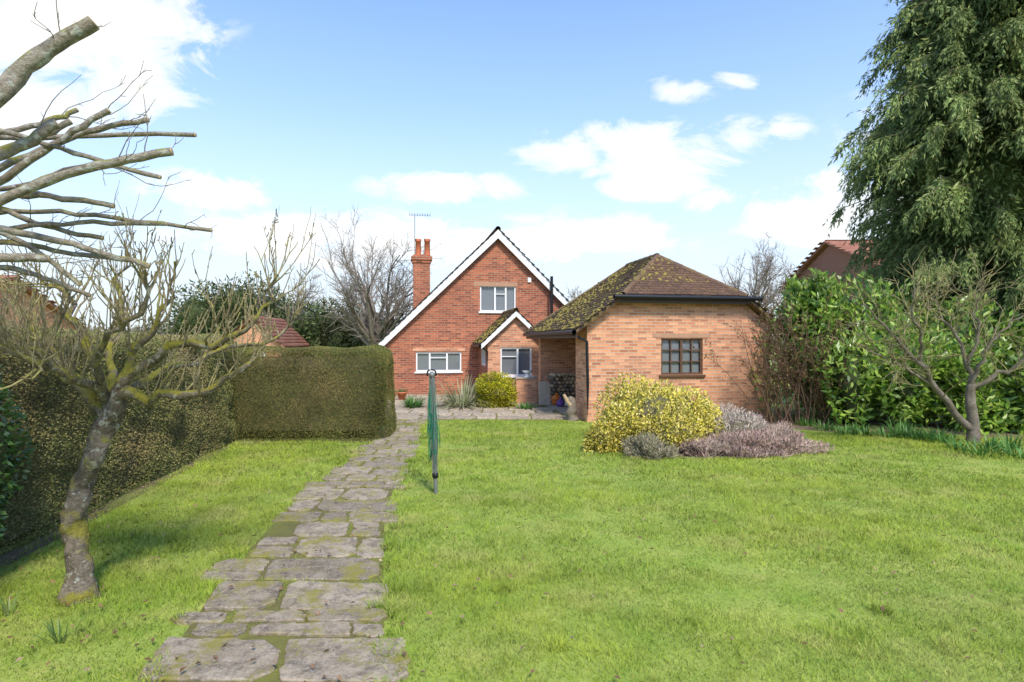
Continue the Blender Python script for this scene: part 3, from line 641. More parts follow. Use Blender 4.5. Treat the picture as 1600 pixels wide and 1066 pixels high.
V, F = join([mossclumps((ea,fo,ez+.09), (0,1,0), (rc-ea,0,rz_-ez), polyL, 1500, (.015,.05)), mossclumps((ha,fo,hz+.09), (1,0,0), (0,rb0-fo,rz_-hz), [(.3,.5),(W_-2*ha-.6,.5),(rc-ha,hs)], 400, (.012,.045))]); tag(mk('roof_moss', V, F, M['moss'], groof, True, False), kind='stuff')
V, F = tubes(np.array([(ha-.22,fo-.05,hz+.02),(rc,fo-.05,hz+.02),(W_-ha+.32,fo-.05,hz+.02)]), np.full(3,.05), 10); mk('gutter', V, F, M['black'], Gg, True, False)
MB().box(ha-.1,W_-ha+.1,fo+.005,fo+.03,hz-.1,hz-.005).build('fascia', M['brownwood'], Gg)
V, F = tubes(np.array([(ea-.05,fo,ez+.02),(ea-.05,2,ez+.02),(ea-.05,bo,ez+.02)]), np.full(3,.05), 10); mk('gutter', V, F, M['black'], Gg, True, False)
MB().box(ea+.0,ea+.025,fo+.01,bo-.01,ez-.1,ez-.004).build('fascia', M['brownwood'], Gg)
V, F = tubes(np.array([(ea-.04,.0,ez-.01),(-.02,-.05,ez-.17),(-.0,-.05,.8),(-.0,-.05,.02)]), np.full(4,.032), 8); mk('downpipe', V, F, M['black'], Gg, True, False)
for r_ in range(8):
    for c_ in range(9):
        rr = rng.uniform(.042,.056); a = .22+c_*.113+(r_%2)*.055; z = .083+r_*.098
        if a > 1.28: continue
        p0 = GF.w(a, 3.5+rng.uniform(-.05,.04), z); p1 = GF.w(a+rng.normal()*.01, 4.0, z)
        V, F = tubes(np.stack([p0+(p1-p0)*.004, p0, (p0+p1)/2, p1]), np.array([.004,rr,rr*1.02,rr]), 8)
        ob = mk('log', V, F, M['cutwood'] if rng.random()<.6 else M['bark'])
        tag(ob, 'cut firewood log stacked against the back of the open store', 'log', 'firewood logs stacked in the open store')
def sack(name, label, c, r, mat):
    lp = Lump(.28, 2.5); V, F = ball(c, r, lp, 1., 22, 14, c[2]-r[2]*.95); V2, F2 = tubes(np.array([c+np.array([0,0,r[2]*.85]), c+np.array([.01,0,r[2]*1.1]), c+np.array([.03,0,r[2]*1.3])]), np.array([.03,.02,.06]), 8)
    t_ = thing(name, label, 'bag', (c[0],c[1],.03)); mk('bag_body', V, F, mat, t_, True); mk('bag_neck', V2, F2, mat, t_, True)
sack('plastic_bag', 'orange plastic bag on the store floor beside the firewood', GF.w(.14,2.95,.17), (.10,.09,.13), plain('orange_plastic', (.62,.17,.03), .4, .35, 9))
sack('plastic_bag', 'purple plastic bag standing on the store floor in front of the orange bag', GF.w(.16,2.6,.13), (.09,.08,.10), plain('purple_plastic', (.15,.07,.26), .4, .35, 9))
sack('plastic_bag', 'white plastic sack on the store floor near the brick pier', GF.w(.33,2.4,.14), (.1,.09,.11), plain('white_plastic', (.55,.54,.51), .5, .2, 9))
q = GF.w(-.14,3.0); o = MB().prism([(-.16,0.03),(.15,.03),(.16,.60),(.02,.66),(-.15,.63)], -.03, .03).build('stone_slab', M['palestone'], None, bevel=.01); tag(o, 'upright pale stone slab leaning by the open store', 'stone slab')
o.location = q; o.rotation_euler = (R(-9),0,R(14))
q = G2(893,657); st_ = thing('tree_stump', 'gnarled weathered log standing against the brick pier', 'stump', q)
V, F = tubes(crom([q+np.array([.02,0,0]), q+np.array([-.02,0,.15]), q+np.array([.03,.02,.32]), q+np.array([-.05,.03,.5])], 9), np.array([.14,.12,.1,.12,.09,.1,.08,.09,.03]), 9); V += rng.normal(size=V.shape)*.012; mk('trunk', V, F, M['bark'], st_)
V, F = tubes(np.stack([q+np.array([0,0,.3]), q+np.array([-.1,-.02,.42]), q+np.array([-.17,-.03,.56])]), np.array([.06,.05,.03]), 7); mk('branch', V, F, M['cutwood'], st_)
# ------------------------------------------------------------------ hedges and shrubs
def hedge(name, label, A, B, thick, h, rr, n, leaf, mat, core, depth=.06, lump_amp=.09):
    A = np.array(A,float); B = np.array(B,float); L = np.linalg.norm(B-A); ang = math.atan2(*(B-A)[::-1])
    t_ = thing(name, label, 'hedge', (*A,0), ang)
    lo = np.array([0,0,0.]); hi = np.array([L,thick,h])
    areas = np.array([L*h, L*thick, thick*h, thick*h, L*h*.15]); fc = rng.choice(5, n, p=areas/areas.sum())
    p = rng.random((n,3))*hi
    p[fc==0,1] = 0; p[fc==1,2] = h; p[fc==2,0] = L; p[fc==3,0] = 0; p[fc==4,1] = thick
    il = lo+rr; ih = hi-rr; il[2] = -1
    q = np.clip(p, il, ih); d = p-q; dn = nrm(d)
    lk = rng.normal(size=(8,3))*3.2; ph = rng.uniform(0,6.3,8); lump = np.sin(p@lk.T+ph).mean(1)*lump_amp+np.sin(p@(lk.T*3)+ph).mean(1)*.03
    P = q+dn*(rr+lump-depth*rng.random(n)**1.4)[:,None]; P[:,2] = np.maximum(P[:,2],.01)
    V, F = leaves(P, dn*.45+rng.normal(size=(n,3))*.7+np.array([0,0,.3]), rng.uniform(.7,1.3,n)*leaf, rng.uniform(.7,1.2,n)*leaf*.6)
    mk('foliage', V, F, mat, t_, world=False)
    s_ = rr*.4+.05; MB().box(s_,L-s_,s_,thick-s_,0,h-s_).build('shade_core', core, t_, bevel=rr*.5)
    return t_
hedge('garden_hedge', 'long clipped hedge along the left edge of the lawn', (-3.5,1.3), (-4.75,9.9), 1.1, 1.77, .14, 240000, .021, M['hedge_dark'], M['corebrown'], .06, .10)
hedge('box_hedge', 'squared dark clipped hedge standing across the lawn beside the path', (-5.1,9.72), (-2.2,9.72), 1.4, 1.59, .32, 125000, .021, M['yew'], M['corebrown'], .05, .11)
def shrub(name, label, cat, blobs, nper, leaf, aspect, mat, core=None, group=None, out=.8, shell=.35, lumpa=.22, stems=0, stemmat=None, up=0., ck=.78, shoots=0):
    c0 = blobs[0][0]; t_ = thing(name, label, cat, (c0[0],c0[1],0), 0, group); ps, cs = [], []
    for c, r in blobs:
        lp = Lump(lumpa, 2.6); Pp, d = blob(nper, c, r, lp, shell, out, .01); d[:,2] += up; n = len(Pp)
        ps.append(leaves(Pp, d, leaf*rng.uniform(.7,1.3,n), leaf*aspect*rng.uniform(.8,1.2,n))); cs.append(ball(c, r, lp, ck, zlo=0.))
    st_ = []
    if shoots:
        for c, r in blobs:
            d = nrm(rng.normal(size=(shoots,3))+np.array([0,-.2,.7])); p0 = np.array(c)+d*np.array(r)*.75
            Ps, rs = grow(p0, d*.7+np.array([0,0,.6]), r[2]*rng.uniform(.3,.6,shoots), .01 if leaf>.1 else .004, 6, .12, .12, .4); st_.append(tubes(Ps, rs, 4))
            q, dd_, _ = spawn(Ps, rs, shoots*16, .25, 1., (.5,1.2)); m_ = len(q); ps.append(leaves(q, dd_+np.array([0,0,.1]), leaf*rng.uniform(.7,1.2,m_), leaf*aspect))
    V, F = join(ps); mk('foliage', V, F, mat, t_)
    if core: V, F = join(cs); mk('shade_core', V, F, core, t_, True)
    if stems:
        c, r = blobs[0]; p0 = np.array([c[0],c[1],0])+rng.normal(size=(stems,3))*np.array([.1,.1,0]); Pp, rd = grow(p0, rng.normal(size=(stems,3))*.5+np.array([0,0,1]), r[2]*1.3+rng.random(stems)*.3, .012, 6, .2, .1); V, F = join([tubes(Pp, rd, 4)]+st_); mk('stems', V, F, stemmat or M['bark'], t_)
    return t_
shrub('holly_bush', 'dark glossy holly bush at the left edge in front of the long hedge', 'bush', [((-3.78,3.75,.85),(.32,.5,.92)),((-3.62,3.0,.55),(.3,.45,.7))], 4800, .055, .5, M['holly'], M['core'])
ec = np.array([2.28,9.3])
eb_ = [((2.25,9.3,.40),(.75,.65,.56)),((1.72,9.1,.28),(.55,.5,.43)),((2.75,9.4,.40),(.6,.55,.50)),((2.1,9.7,.48),(.6,.5,.54)),((3.05,9.35,.34),(.5,.45,.42)),((1.42,8.95,.15),(.38,.35,.3)),((2.4,8.85,.22),(.55,.4,.35))]
eb_ = [((ec[0]-.03+(c[0]-ec[0])*.88, c[1], c[2]), (r[0]*.86, r[1]*.9, r[2])) for c, r in eb_]
shrub('euonymus_bush', 'large mounded yellow and cream variegated shrub in the island bed', 'bush', eb_, 5600, .05, .55, M['euonymus'], M['corebrown'], lumpa=.32, up=.2, ck=.66, shell=.42, shoots=6)
def heather(label, c, r, mat, n=7000):
    lp = Lump(.34,3.4); Pp, d = blob(n, c, r, lp, .4, .6, .0); d[:,2] += .8
    t_ = thing('heather', label, 'heather', (c[0],c[1],0), 0)
    V, F = leaves(Pp, d, rng.uniform(.04,.10,len(Pp)), rng.uniform(.008,.015,len(Pp))); mk('foliage', V, F, mat, t_)
    V, F = ball(c, r, lp, .7, zlo=0.); mk('shade_core', V, F, M['corebrown'], t_, True)
heather('grey green heather clump at the front left of the island bed', (2.0,8.5,.05), (.34,.26,.22), M['heather_green'], 7500)
heather('small mauve heather at the front of the island bed below the yellow shrub', (2.8,8.6,.04), (.32,.24,.13), M['heather_pink'], 5500)
heather('wide pink heather mound spreading at the front right of the island bed', (3.45,8.8,.04), (.76,.46,.19), M['heather_pink'], 18000)
heather('pink heather at the right end of the island bed', (4.05,9.05,.05), (.6,.48,.23), M['heather_pink'], 13000)
heather('pale whitish heather mound behind the pink heather in the island bed', (3.75,9.4,.12), (.74,.5,.34), M['heather_pale'], 16000)
heather('pale heather beside the right flank of the yellow shrub', (3.4,9.7,.2), (.44,.42,.42), M['heather_pale'], 8000)
q = G2(773,637); shrub('golden_shrub', 'rounded golden yellow shrub before the extension window', 'bush', [((q[0],q[1],.38),(.50,.45,.43))], 8000, .05, .5, M['golden'], M['corebrown'], lumpa=.24, shell=.4, ck=.68, shoots=30)
def swords(name, label, c, n, L, W, mat, spread=.6, rad=.08, cat='plant', group=None, bend=.6):
    a = rng.uniform(0,6.3,n); rr = rad*np.sqrt(rng.random(n)); P0 = np.stack([c[0]+rr*np.cos(a), c[1]+rr*np.sin(a), np.full(n,.0)],1)
    s = spread*rng.random(n); d = np.stack([np.cos(a)*s,np.sin(a)*s,np.ones(n)],1); Ls = L*rng.uniform(.6,1.1,n); k = 5
    P_ = np.zeros((n,k,3)); p = P0; d = nrm(d); P_[:,0] = p
    for i in range(1,k):
        d = nrm(d+np.stack([np.cos(a)*.12,np.sin(a)*.12,-np.full(n,.14)],1)*bend*i*.6*(.4+s[:,None])); p = p+d*Ls[:,None]/(k-1); P_[:,i] = p
    side = np.stack([-np.sin(a),np.cos(a),np.zeros(n)],1); w = W*np.array([.8,1,.9,.6,.05])/2
    V = np.stack([P_-side[:,None]*w[None,:,None], P_+side[:,None]*w[None,:,None]],2); ix = np.arange(n*k*2).reshape(n,k,2)
    F = np.stack([ix[:,:-1,0],ix[:,:-1,1],ix[:,1:,1],ix[:,1:,0]],-1).reshape(-1,4)
    return tag(mk(name, V.reshape(-1,3), F, mat), label, cat, group)
q = G2(722,637); swords('sword_leaf_plant', 'spiky pale green sword leaved plant left of the golden shrub', q, 220, .9, .03, M['phormium'], 1.5, .34, bend=.9)
q = G2(645,638); swords('leafy_plant', 'low bright green leafy plant by the patio edge below the wide window', q, 120, .34, .035, M['bulb'], 1.0, .2)
q = G2(822,640); swords('leafy_plant', 'small dark green tuft growing between the golden shrub and the store', q, 90, .2, .03, M['bulb'], 1.1, .22)
q = G2(600,664); swords('leafy_plant', 'grassy tuft at the corner of the box hedge beside the path', q, 60, .2, .012, M['strap'], .8, .1)
q = G2(95,1000); swords('daffodil_clump', 'clump of green daffodil leaves in the lawn near the apple tree', q, 22, .16, .009, M['strap'], .7, .07)
q = G2(12,960); swords('daffodil_clump', 'small clump of bulb leaves at the left foreground by the soil strip', q, 14, .14, .009, M['strap'], .7, .05)
bl = [(1262,668),(1290,672),(1322,676),(1352,680),(1385,684),(1408,678),(1440,690),(1470,694),(1500,700),(1548,700),(1575,706),(1598,712),(1250,660),(1305,664),(1340,668),(1420,688),(1455,684),(1530,712)]
for k, (px,py) in enumerate(bl):
    swords('bulb_clump', 'clump of fresh green bulb leaves along the right hand border edge', G2(px,py+rng.uniform(-4,6)), int(rng.integers(35,70)), rng.uniform(.2,.32), .022, M['bulb'], .9, .2, 'plant', 'bulb leaves along the right border', 1.)
q = G2(823,632); wl = thing('garden_wall', 'low brick wall beside the golden shrub', 'wall', (q[0]-.28,15.5,0), R(8))
MB().box(0,.56,0,.2,0,.66).build('brickwork', M['brick2'], wl, uv=True); MB().box(-.02,.58,-.02,.22,.662,.72).build('coping', M['concrete'], wl, bevel=.008)
q = np.array([q[0]+.02,15.6,.72]); V, F = tubes(np.array([q,q+[0,0,.03],q+[0,0,.06],q+[0,0,.14],q+[0,0,.18],q+[0,0,.12]]), np.array([.08,.09,.04,.09,.15,.1]), 14); tag(mk('bird_bath', V, F, M['white'], None, True), 'small white stone bowl on top of the low brick wall', 'bird bath')
for k, (px,py,r_,lab) in enumerate(((628,626,.13,'terracotta pot at the foot of the house wall'),(613,627,.1,'small brown pot beside the downpipe at the house corner'))):
    q = G2(px,py); q[1] = min(q[1],17.2); q[0] = (px-800)/900*q[1]; pt = thing('plant_pot', lab, 'pot', q)
    V, F = tubes(np.array([q,q+[0,0,.02],q+[0,0,.2],q+[0,0,.2],q+[0,0,.25],q+[0,0,.25],q+[0,0,.2]]), np.array([.01,r_*.7,r_*.95,r_*1.1,r_*1.12,r_*.9,r_*.85]), 14); mk('pot', V, F, M['terracotta'], pt, True)
    n = 60; Pp = q+np.array([0,0,.2])+rng.normal(size=(n,3))*np.array([.05,.05,.02]); V, F = leaves(Pp, rng.normal(size=(n,3))*.6+np.array([0,0,1]), .14, .025); mk('plant', V, F, M['strap'], pt)
# ------------------------------------------------------------------ rotary clothes dryer
q = G2(681,772); dr = thing('clothes_dryer', 'folded rotary clothes dryer with green line standing in the lawn', 'clothes dryer', q)
ht = 1.36; top = q+np.array([-.045,0,ht])
ax = lambda t: q+(top-q)*t
V, F = tubes(np.stack([ax(-.02),ax(.05),ax(.17)]), np.array([.02,.022,.023]), 12); mk('ground_socket', V, F, M['steel'], dr, True)
V, F = tubes(np.stack([ax(.16),ax(.5),ax(1.)]), np.full(3,.017), 12); mk('pole', V, F, M['steel'], dr, True)
for k in range(4):
    a = k*math.pi/2+.5; o_ = np.array([math.cos(a),math.sin(a),0])
    V, F = tubes(np.stack([ax(.36)+o_*.028,ax(.7)+o_*.031,ax(.985)+o_*.025]), np.array([.008,.008,.008]), 8); mk('arm', V, F, M['steel'], dr, True)
    V, F = tubes(np.stack([ax(.15)+o_*.025,ax(.35)+o_*.028,ax(.62)+o_*.026]), np.array([.0065]*3), 8); mk('stay', V, F, M['steel'], dr, True)
V, F = tubes(np.stack([ax(.955),ax(.96),ax(.985),ax(.995)]), np.array([.02,.034,.034,.02]), 12); mk('hub', V, F, M['steel'], dr, True)
V, F = tubes(np.stack([ax(.13),ax(.135),ax(.17),ax(.175)]), np.array([.02,.034,.034,.02]), 12); mk('sliding_collar', V, F, M['black'], dr, True)
hk = top+np.array([0,0,-.02]); V, F = tubes(crom([hk+np.array([.045,0,-.03]),hk+np.array([.04,0,.025]),hk+np.array([.0,0,.04]),hk+np.array([-.045,0,.025]),hk+np.array([-.05,0,-.03])],9), np.full(9,.010), 6); mk('hook', V, F, M['black'], dr, True)
parts = []
for k in range(14):
    a = rng.uniform(0,6.3); t0, t1 = rng.uniform(.55,.96), rng.uniform(.2,.5); r_ = rng.uniform(.035,.075); b_ = a+rng.uniform(.4,1.4)
    pa = ax(t0)+np.array([math.cos(a),math.sin(a),0])*.033; pb = ax(t1)+np.array([math.cos((a+b_)/2),math.sin((a+b_)/2),0])*r_; pc = ax(rng.uniform(.6,.96))+np.array([math.cos(b_),math.sin(b_),0])*.033
    parts.append(tubes(crom([pa,(pa+pb)/2+np.array([math.cos(a),math.sin(a),0])*.012,pb,(pb+pc)/2+np.array([math.cos(b_),math.sin(b_),0])*.012,pc],12), np.full(12,.0026), 5))
for zt in (.32,.45,.5,.55,.62):
    th = np.linspace(0,4*math.pi,24); parts.append(tubes(np.array([ax(zt+.002*i)+np.array([math.cos(t_),math.sin(t_),0])*.039 for i, t_ in enumerate(th)]), np.full(24,.003), 5))
V, F = join(parts); mk('washing_line', V, F, M['greencord'], dr)
# ------------------------------------------------------------------ foreground apple tree
def px_path(l, n): return crom([P3(*p) for p in l], n)
base = G2(125,938); at = thing('apple_tree', 'bare mossy apple tree in the left foreground with a leaning lichened trunk', 'tree', base)
tr = crom([base+np.array([0,0,-.03]), P3(127,900,3.80), P3(117,845,3.82), P3(120,795,3.84), P3(130,750,3.84), P3(148,712,3.80), P3(156,680,3.82), P3(176,645,3.82), P3(186,608,3.82)], 64)
tt_ = np.linspace(0,1,64)
rad = np.interp(tt_, [0,.05,.12,.25,.5,.75,.92,1], [.105,.088,.074,.066,.066,.065,.056,.046])*(1+rng.normal(size=64)*.04)
V, F = tubes(tr, rad, 24); ctr = np.repeat(tr,24,0); lk = rng.normal(size=(8,3))*24; ph = rng.uniform(0,6.3,8); V = ctr+(V-ctr)*(1+.5*np.sin(V@lk.T+ph).mean(1)+.2*np.sin(V@(lk.T*2.3)+ph).mean(1)+rng.normal(size=len(V))*.03)[:,None]; mk('trunk', V, F, M['apple'], at, True)
limbs = [([(178,632,3.82),(205,618,3.8),(240,622,3.78),(290,620,3.74),(330,608,3.7),(362,588,3.68),(392,566,3.66)], .042,.014),
 ([(166,655,3.82),(140,622,3.8),(105,590,3.75),(72,560,3.7),(35,532,3.68),(-20,515,3.65)], .042,.013),
 ([(182,615,3.82),(192,580,3.84),(215,545,3.88),(245,508,3.9),(262,460,3.92),(278,410,3.95)], .04,.007),
 ([(182,612,3.82),(228,570,3.8),(290,545,3.78),(345,532,3.75),(395,508,3.72),(420,470,3.7),(438,440,3.68)], .038,.007),
 ([(170,640,3.82),(140,560,3.9),(115,500,3.95),(92,452,4.),(55,430,4.05)], .034,.008),
 ([(178,620,3.82),(235,588,4.2),(305,560,4.6),(380,542,4.9),(440,525,5.1),(465,485,5.2)], .034,.008),
 ([(168,628,3.82),(150,570,3.55),(182,520,3.35),(222,470,3.25),(232,430,3.2)], .03,.007),
 ([(168,628,3.82),(100,585,3.4),(40,560,3.1),(-30,520,2.9)], .03,.009),
 ([(180,620,3.82),(170,560,4.2),(190,500,4.5),(180,440,4.7),(205,405,4.8)], .03,.008),
 ([(140,620,3.8),(90,560,4.1),(40,500,4.3),(10,450,4.5)], .028,.008)]
lp_, lr_ = [], []
for l, r0, r1 in limbs:
    p = px_path(l, 14)+rng.normal(size=(14,3))*.018; p[0] = P3(*l[0]); r = np.linspace(r0**.7,r1**.7,14)**(1/.7)*(1+rng.normal(size=14)*.1)
    V, F = tubes(p, r, 9); mk('limb', V, F, M['applelimb'], at, True); lp_.append(p); lr_.append(r)
LP, LR = np.array(lp_), np.array(lr_)
q, d, r = spawn(LP, LR, 90, .3, 1., (.5,1.2)); P1, R1_ = grow(q, d+np.array([0,0,.6]), rng.uniform(.2,.55,90), np.minimum(r*.55,.0085), 8, .18, .14, .4)
q, d, r = spawn(P1, R1_, 210, .15, 1., (.4,1.)); P2, R2_ = grow(q, d+np.array([0,0,.8]), rng.uniform(.1,.38,210), np.minimum(r*.7,.0044), 6, .11, .18, .55)
q, d, r = spawn(LP, LR, 220, .22, 1., (.8,1.5)); P2b, R2b = grow(q, d+np.array([0,0,1.1]), rng.uniform(.08,.46,220), .0044, 6, .1, .2, .55)
P2 = np.concatenate([P2,P2b]); R2_ = np.concatenate([R2_,R2b])
q, d, r = spawn(P2, R2_, 900, .1, 1., (.5,1.1)); P3_, R3_ = grow(q, d+np.array([0,0,.2]), rng.uniform(.012,.055,900), .0034, 4, .2, .1, .9)
V, F = join([tubes(P1,R1_,6), tubes(P2,R2_,5), tubes(P3_,R3_,4)]); mk('twigs', V, F, M['appletwig'], at)
# pollarded tree
hb_ = P3(-210,310,3.0); pb_ = np.array([hb_[0],hb_[1],0]); pt = thing('pollarded_tree', 'pollarded tree outside the left edge whose sawn limbs reach in over the hedge', 'tree', pb_)
V, F = tubes(crom([pb_,pb_+np.array([.03,0,.9]),pb_+np.array([-.03,0,1.8]),hb_+np.array([0,0,.1])],14), np.linspace(.19,.15,14), 14); V += rng.normal(size=V.shape)*.006; mk('trunk', V, F, M['pollard'], pt, True)
pl = [([(-60,200),(30,112),(85,72),(146,36)],2.6,12),([(-70,270),(0,244),(45,220),(88,193)],2.7,8.5),([(-60,330),(60,288),(170,255),(268,237)],2.6,7),([(-60,315),(40,255),(110,208),(170,173)],2.9,5),
 ([(-60,290),(60,236),(150,203),(231,187)],3.0,4.6),([(-70,225),(60,218),(180,211),(305,211)],3.1,3.8),([(-70,200),(60,222),(150,250),(250,277)],2.9,3.8),([(-60,320),(30,306),(110,310),(177,322)],3.0,4.6),
 ([(-60,330),(60,330),(170,340),(330,360)],3.2,3.4),([(-60,350),(40,366),(130,388),(232,416)],3.0,5),([(-60,395),(20,402),(76,404)],2.8,6.5),([(-60,345),(50,388),(125,445)],3.0,4),([(-60,230),(40,200),(90,184),(120,172)],3.1,4),
 ([(-60,305),(40,290),(120,262),(250,240)],3.3,3.4),([(-60,310),(20,334),(80,356),(160,372)],3.1,4),([(-60,255),(30,225),(70,210),(110,190)],2.8,5.2),
 ([(-60,360),(40,354),(140,348),(260,350)],3.1,3.6),([(-60,370),(40,382),(110,396),(180,404)],3.2,4),([(-60,400),(20,420),(80,438),(140,462)],3.1,3.8)]
LPs, LRs = [], []
for l, D, rp in pl:
    pts = [hb_+rng.normal(size=3)*np.array([.06,.06,.08])]+[P3(x,y_,D+(i-1)*.05) for i, (x,y_) in enumerate(l)]
    p = crom(pts, 18); p[1:-1] += rng.normal(size=(16,3))*.004; r1 = rp*D/900; r = np.linspace(r1*1.25,r1*.92,18)*(1+rng.normal(size=18)*.05); r[-1] = r1*.95
    V, F = tubes(p, r, 10); lb = mk('limb', V, F, M['pollard'], pt, True)
    e = p[-1]; dd_ = nrm(p[-1]-p[-2]); V, F = tubes(np.stack([e-dd_*.004,e+dd_*.004,e+dd_*.0045,e+dd_*.005]), np.array([r1*.93,r1*.9,r1*.5,.0005]), 10); mk('cut_end', V, F, M['cutwood'], lb)
    LPs.append(p); LRs.append(r)
LPs, LRs = np.array(LPs), np.array(LRs)
q, d, r = spawn(LPs, LRs, 42, .6, 1., (.5,1.2)); Pa, Ra = grow(q, d+np.array([.2,0,.25]), rng.uniform(.12,.42,42), .0028, 7, .2, .06, .4)
q, d, r = spawn(Pa, Ra, 110, .2, 1., (.5,1.)); Pb, Rb = grow(q, d, rng.uniform(.02,.09,110), .0018, 4, .2, .05, .7)
V, F = join([tubes(Pa,Ra,5), tubes(Pb,Rb,4)]); mk('twigs', V, F, M['pollard'], pt)
# ------------------------------------------------------------------ right: fruit tree, laurels, conifer, twiggy shrub
base = G2(1520,692); ft = thing('fruit_tree', 'bare low fruit tree with forked grey trunk before the laurels on the right', 'tree', base)
D0 = base[1]
trk = crom([base,P3(1521,660,D0),P3(1516,630,D0),P3(1517,600,D0)],10); V, F = tubes(trk, np.array([.14,.12,.11,.105,.1,.1,.095,.09,.085,.08])*.8, 12); V += rng.normal(size=V.shape)*.004; mk('trunk', V, F, M['bark'], ft, True)
lim = [([(1514,668,D0),(1490,642,D0-.1),(1462,605,D0-.2),(1438,570,D0-.3),(1405,535,D0-.4),(1372,500,D0-.5),(1352,478,D0-.5)],.066,.010),([(1517,605,D0),(1550,590,D0-.1),(1585,575,D0-.2),(1625,545,D0-.3)],.05,.016),([(1517,605,D0),(1512,570,D0+.1),(1495,530,D0+.2),(1470,490,D0+.2),(1455,455,D0+.2)],.046,.009),
 ([(1517,602,D0),(1535,560,D0-.2),(1560,520,D0-.3),(1600,490,D0-.4)],.04,.009),([(1438,570,D0-.3),(1440,530,D0-.5),(1425,490,D0-.7),(1430,455,D0-.8)],.034,.008),([(1462,605,D0-.2),(1420,580,D0-.3),(1385,560,D0-.4),(1350,545,D0-.4)],.03,.008),([(1512,570,D0+.1),(1530,520,D0),(1525,480,D0),(1540,450,D0)],.03,.008)]
LPs, LRs = [], []
for l, r0, r1 in lim:
    p = px_path(l,14)+rng.normal(size=(14,3))*.02; p[0] = P3(*l[0]); r = np.linspace(r0,r1,14); V, F = tubes(p, r, 8); mk('limb', V, F, M['bark'], ft, True); LPs.append(p); LRs.append(r)
LPs, LRs = np.array(LPs), np.array(LRs)
q, d, r = spawn(LPs, LRs, 120, .25, 1., (.5,1.2)); Pa, Ra = grow(q, d+np.array([0,-.1,.3]), rng.uniform(.35,.85,120), np.minimum(r*.5,.0095), 8, .2, .03, .4)
q, d, r = spawn(Pa, Ra, 500, .15, 1., (.4,1.)); Pb, Rb = grow(q, d, rng.uniform(.12,.42,500), .0052, 6, .18, .03, .5)
V, F = join([tubes(Pa,Ra,5), tubes(Pb,Rb,4)]); mk('twigs', V, F, M['appletwig'], ft)
def laurel(label, blobs, n): 
    return shrub('laurel_bush', label, 'bush', blobs, n, .165, .38, M['laurel'], M['core'], out=.7, shell=.45, lumpa=.46, stems=10, up=.35, ck=.58, shoots=22)
laurel('tall laurel bush with upright shoots just right of the garage', [((6.75,12.5,1.5),(.95,.8,1.45)),((7.0,11.8,.9),(.9,.7,1.0)),((6.45,12.4,2.35),(.45,.5,.6))], 2900)
laurel('tall laurel bush behind the left side of the bare fruit tree', [((7.95,12.3,1.35),(1.1,.9,1.3)),((8.0,11.4,.9),(1.0,.7,1.0))], 3800)
laurel('broad laurel bush directly behind the bare fruit tree', [((9.1,11.8,1.15),(1.2,.9,1.25)),((8.9,11.0,.7),(.9,.6,.8))], 3300)
laurel('laurel bush just right of the fruit tree trunk', [((10.2,11.4,1.1),(1.1,.9,1.35)),((9.75,10.7,.6),(.8,.6,.75))], 2800)
laurel('laurel bush at the right edge of the frame under the cypress', [((10.9,10.6,1.0),(1.0,.9,1.3))], 3000)
q = np.array([6.3,11.9,0]); tw = thing('twiggy_shrub', 'reddish bare stemmed shrub against the right end of the garage wall', 'shrub', q)
n = 70; P0 = np.stack([rng.uniform(5.2,6.6,n), rng.uniform(11.7,12.2,n)-.1, np.zeros(n)],1); Pa, Ra = grow(P0, np.stack([rng.normal(size=n)*.25-.2,rng.normal(size=n)*.15-.05,np.ones(n)],1), rng.uniform(1.2,2.6,n), .011, 9, .1, .03, .3)
q_, d, r = spawn(Pa, Ra, 560, .25, 1., (.4,1.)); Pb, Rb = grow(q_, d, rng.uniform(.15,.6,560), .0045, 6, .18, .05, .5); V, F = join([tubes(Pa,Ra,5), tubes(Pb,Rb,4)]); mk('stems', V, F, M['twigbrown'], tw)
q_, d, r = spawn(Pb, Rb, 2600, .2, 1., (.5,1.2)); V, F = leaves(q_, d, rng.uniform(.04,.09,2600), .028); mk('foliage', V, F, M['ivy'], tw)
# cypress stands behind the laurels
cx, cy = 10.75, 13.2; cyp = thing('cypress_tree', 'tall dense cypress with drooping grey green sprays on the right', 'tree', (cx,cy,0))
trk = crom([(cx,cy,0),(cx+.05,cy,3),(cx,cy,7.5),(cx,cy,12.5)],14); V, F = tubes(trk, np.linspace(.26,.03,14), 12); mk('trunk', V, F, M['bark'], cyp, True)
prof = lambda z: np.interp(z, [1.8,2.7,4.0,5.1,6.1,7.1,8.0,9.4,11.,12.8], [2.0,2.35,2.7,3.0,2.9,2.65,2.3,1.9,1.4,.15])
nb = 560; zt = rng.uniform(2.0,12.5,nb); az = rng.uniform(0,2*np.pi,nb); Lb = prof(zt)*rng.uniform(.62,1.05,nb)
Pb = np.zeros((nb,9,3)); tt = np.linspace(0,1,9)
for i, t_ in enumerate(tt):
    Pb[:,i,0] = cx+np.cos(az)*Lb*t_; Pb[:,i,1] = cy+np.sin(az)*Lb*t_; Pb[:,i,2] = zt+Lb*(.28*t_-.42*t_**2.2)
Pb[:,1:] += rng.normal(size=(nb,8,3))*.05
V, F = tubes(Pb, .022*(Lb[:,None]/2.)*np.linspace(1,.25,9)[None], 5); mk('branches', V, F, M['bark'], cyp)
front = .5-.5*np.sin(az); wgt = (.55+front)*Lb; wgt /= wgt.sum()
ns = 18500; q, d, r = spawn(Pb, np.ones((nb,9)), ns, .35, 1., (.3,1.), wgt); outw = nrm((q-np.array([cx,cy,0]))*np.array([1,1,0]))
d = nrm(outw*.62+rng.normal(size=(ns,3))*.3+np.array([0,0,-.36])); Ls = rng.uniform(.28,.72,ns); Pz = np.zeros((ns,7,3)); p = q; Pz[:,0] = p
